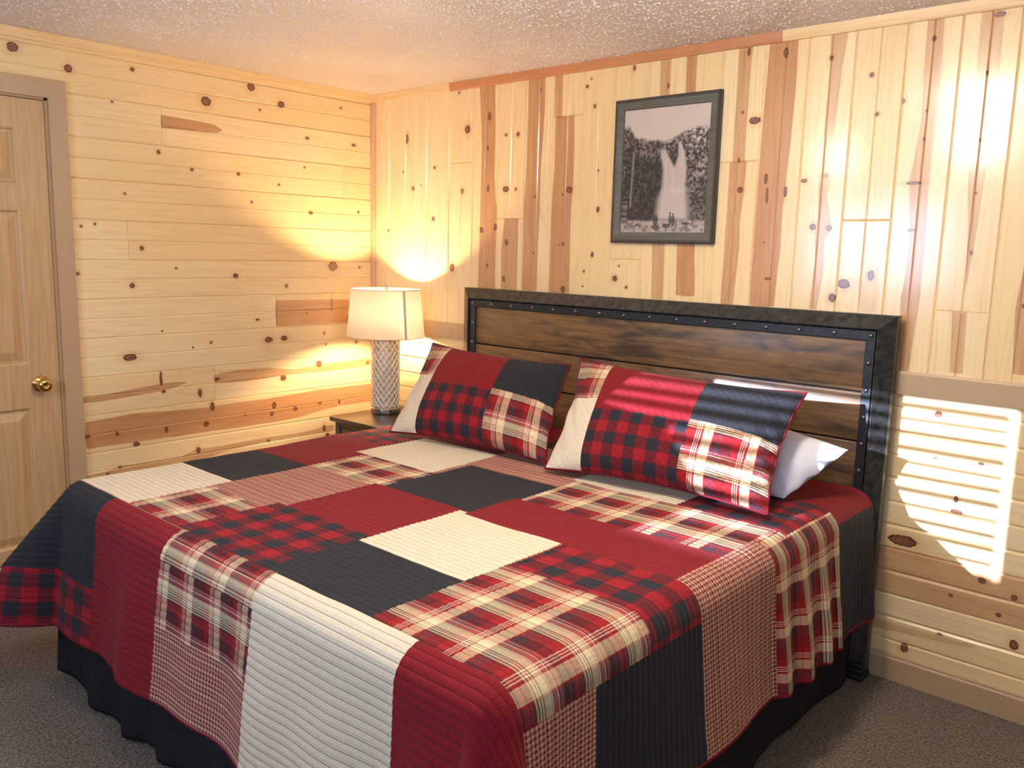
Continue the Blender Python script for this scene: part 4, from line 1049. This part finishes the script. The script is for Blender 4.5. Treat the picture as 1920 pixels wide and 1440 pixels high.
# ------------------------------------------------------------------ ceiling lamp (above and behind the frame), window, daylight
def build_lights():
    cx, cy = 2.66, -1.40
    root = thing('ceiling_light', 'round frosted flush ceiling light over the foot of the bed', 'ceiling light', (cx, cy, H))
    bm = bmesh.new(); lathe(bm, [(0, -.001), (.16, -.001), (.165, -.02), (.155, -.03)], (cx, cy, H), 48); from_bm('light_pan', bm, NICKEL, root, True)
    bm = bmesh.new(); lathe(bm, [(.155, -.03), (.150, -.06), (.12, -.085), (.07, -.10), (0, -.105)], (cx, cy, H), 48); from_bm('glass_dome', bm, mat_emit('dome_glow', (255, 238, 214), 60), root, True)
    ld = bpy.data.lights.new('ceiling_lamp_light', 'POINT'); ld.energy = 25; ld.color = (1, .93, .80); ld.shadow_soft_size = .10
    lo = bpy.data.objects.new('ceiling_lamp_light', ld); COL.objects.link(lo); lo.location = (cx, cy, H-.24)
    ld = bpy.data.lights.new('room_fill_light', 'POINT'); ld.energy = 15; ld.color = (1, .93, .80); ld.shadow_soft_size = .12  # added fill lamp without a fixture, lifts the left wall and ceiling
    lo = bpy.data.objects.new('room_fill_light', ld); COL.objects.link(lo); lo.location = (1.75, -2.05, 2.08)
    # sun through the blind
    a, b = .32, .22
    d = Vector((a, 1, -b)).normalized()
    ld = bpy.data.lights.new('sun', 'SUN'); ld.energy = 25; ld.angle = math.radians(.34); ld.color = (.66, .74, 1)
    lo = bpy.data.objects.new('sun', ld); COL.objects.link(lo); lo.rotation_euler = d.to_track_quat('-Z', 'Y').to_euler(); lo.location = (1, -6, 3)
    x0, x1, za, zb = WIN
    bm = bmesh.new(); wf = .05
    for lo_, hi_ in [((x0-.06, YF-.01, za-.06), (x1+.06, YF+.02, za)), ((x0-.06, YF-.01, zb), (x1+.06, YF+.02, zb+.06)), ((x0-.06, YF-.01, za), (x0, YF+.02, zb)), ((x1, YF-.01, za), (x1+.06, YF+.02, zb))]: box(bm, lo_, hi_)
    w = from_bm('window_1', bm, TAUPE); tag(w, kind='structure')
    p0, p1, pa, pb = WIN2; bm = bmesh.new()
    for lo_, hi_ in [((p0-.06, YF-.01, pa-.06), (p1+.06, YF+.02, pa)), ((p0-.06, YF-.01, pb), (p1+.06, YF+.02, pb+.06)), ((p0-.06, YF-.01, pa), (p0, YF+.02, pb)), ((p1, YF-.01, pa), (p1+.06, YF+.02, pb))]: box(bm, lo_, hi_)
    w = from_bm('window_2', bm, TAUPE); tag(w, kind='structure')
    # slatted blind
    root = thing('window_blind', 'white slatted blind in the window behind the camera', 'blind', ((x0+x1)/2, YF+.06, zb))
    n = 12; pz = (zb-za)/n
    BL = mat_flat('white_blind_slat', (226, 226, 222), .5)
    me = None
    for i in range(n+1):
        z = zb-.01-i*pz
        bm = bmesh.new(); box(bm, (-(x1-x0)/2+.005, -.025, -.0012), ((x1-x0)/2-.005, .025, .0012))
        if me is None:
            me = bpy.data.meshes.new('slat'); bm.to_mesh(me); me.materials.append(BL)
        bm.free()
        o = bpy.data.objects.new('slat', me); COL.objects.link(o); o.parent = root; o.location = (0, 0, z-zb); o.rotation_euler = (math.radians(16+6*math.sin(i*2.1)), math.radians(.5*math.sin(i*1.7)), 0)
    # added cloth panel, unseen, shaped to cut the lower corner of the sunbeam
    n_, m_ = 90, 120; Aa, Bb = np.meshgrid(np.linspace(0, 1, n_), np.linspace(0, 1, m_), indexing='ij')
    zc = 2.05-Bb*1.25
    right = np.interp(zc[0], [.8, 1.2, 1.30, 1.36, 1.50, 1.63, 1.66, 1.70, 2.05], [1.75, 1.66, 1.58, 1.53, 1.45, 1.30, 1.0, .90, .80])[None, :]
    Xc = .45+(right-.45)*Aa; Yc = YF+.11+.02*np.sin(Aa*38)
    root = thing('sun_blocker', 'added brown cloth panel behind the camera, shaped to block part of the sun', 'sun_blocker', (.8, YF+.1, .8))
    me = grid_mesh('sun_blocker_panel', np.stack([Xc, Yc, zc], -1)); o = link('sun_blocker_panel', me, mat_flat('brown_blocker_cloth', (120, 84, 60), .9), root)
    md = o.modifiers.new('t', 'SOLIDIFY'); md.thickness = .003
    bm = bmesh.new(); tube(bm, [(.35, YF+.11, 2.06), (2.3, YF+.11, 2.06)], .012, 12); from_bm('sun_blocker_rod', bm, LEGM, root, True)
    for (a0, a1, b0, b1), en in ((WIN, 30), (WIN2, 28)):
        ld = bpy.data.lights.new('daylight_portal', 'AREA'); ld.shape = 'RECTANGLE'; ld.size = a1-a0; ld.size_y = b1-b0; ld.energy = en; ld.color = (.56, .71, 1)
        lo = bpy.data.objects.new('daylight', ld); COL.objects.link(lo); lo.location = ((a0+a1)/2, YF-.03 if a0 > 3 else YF+.14, (b0+b1)/2); lo.rotation_euler = (math.radians(90), 0, 0)
    wd = bpy.data.worlds.new('sky'); scene.world = wd; wd.use_nodes = True
    wd.node_tree.nodes['Background'].inputs[0].default_value = (.55, .70, 1, 1); wd.node_tree.nodes['Background'].inputs[1].default_value = 1.2
build_lights()

scene.view_settings.view_transform = 'Standard'; scene.view_settings.look = 'None'
scene.view_settings.exposure = -0.04; scene.view_settings.gamma = 1; scene.view_settings.use_curve_mapping = False
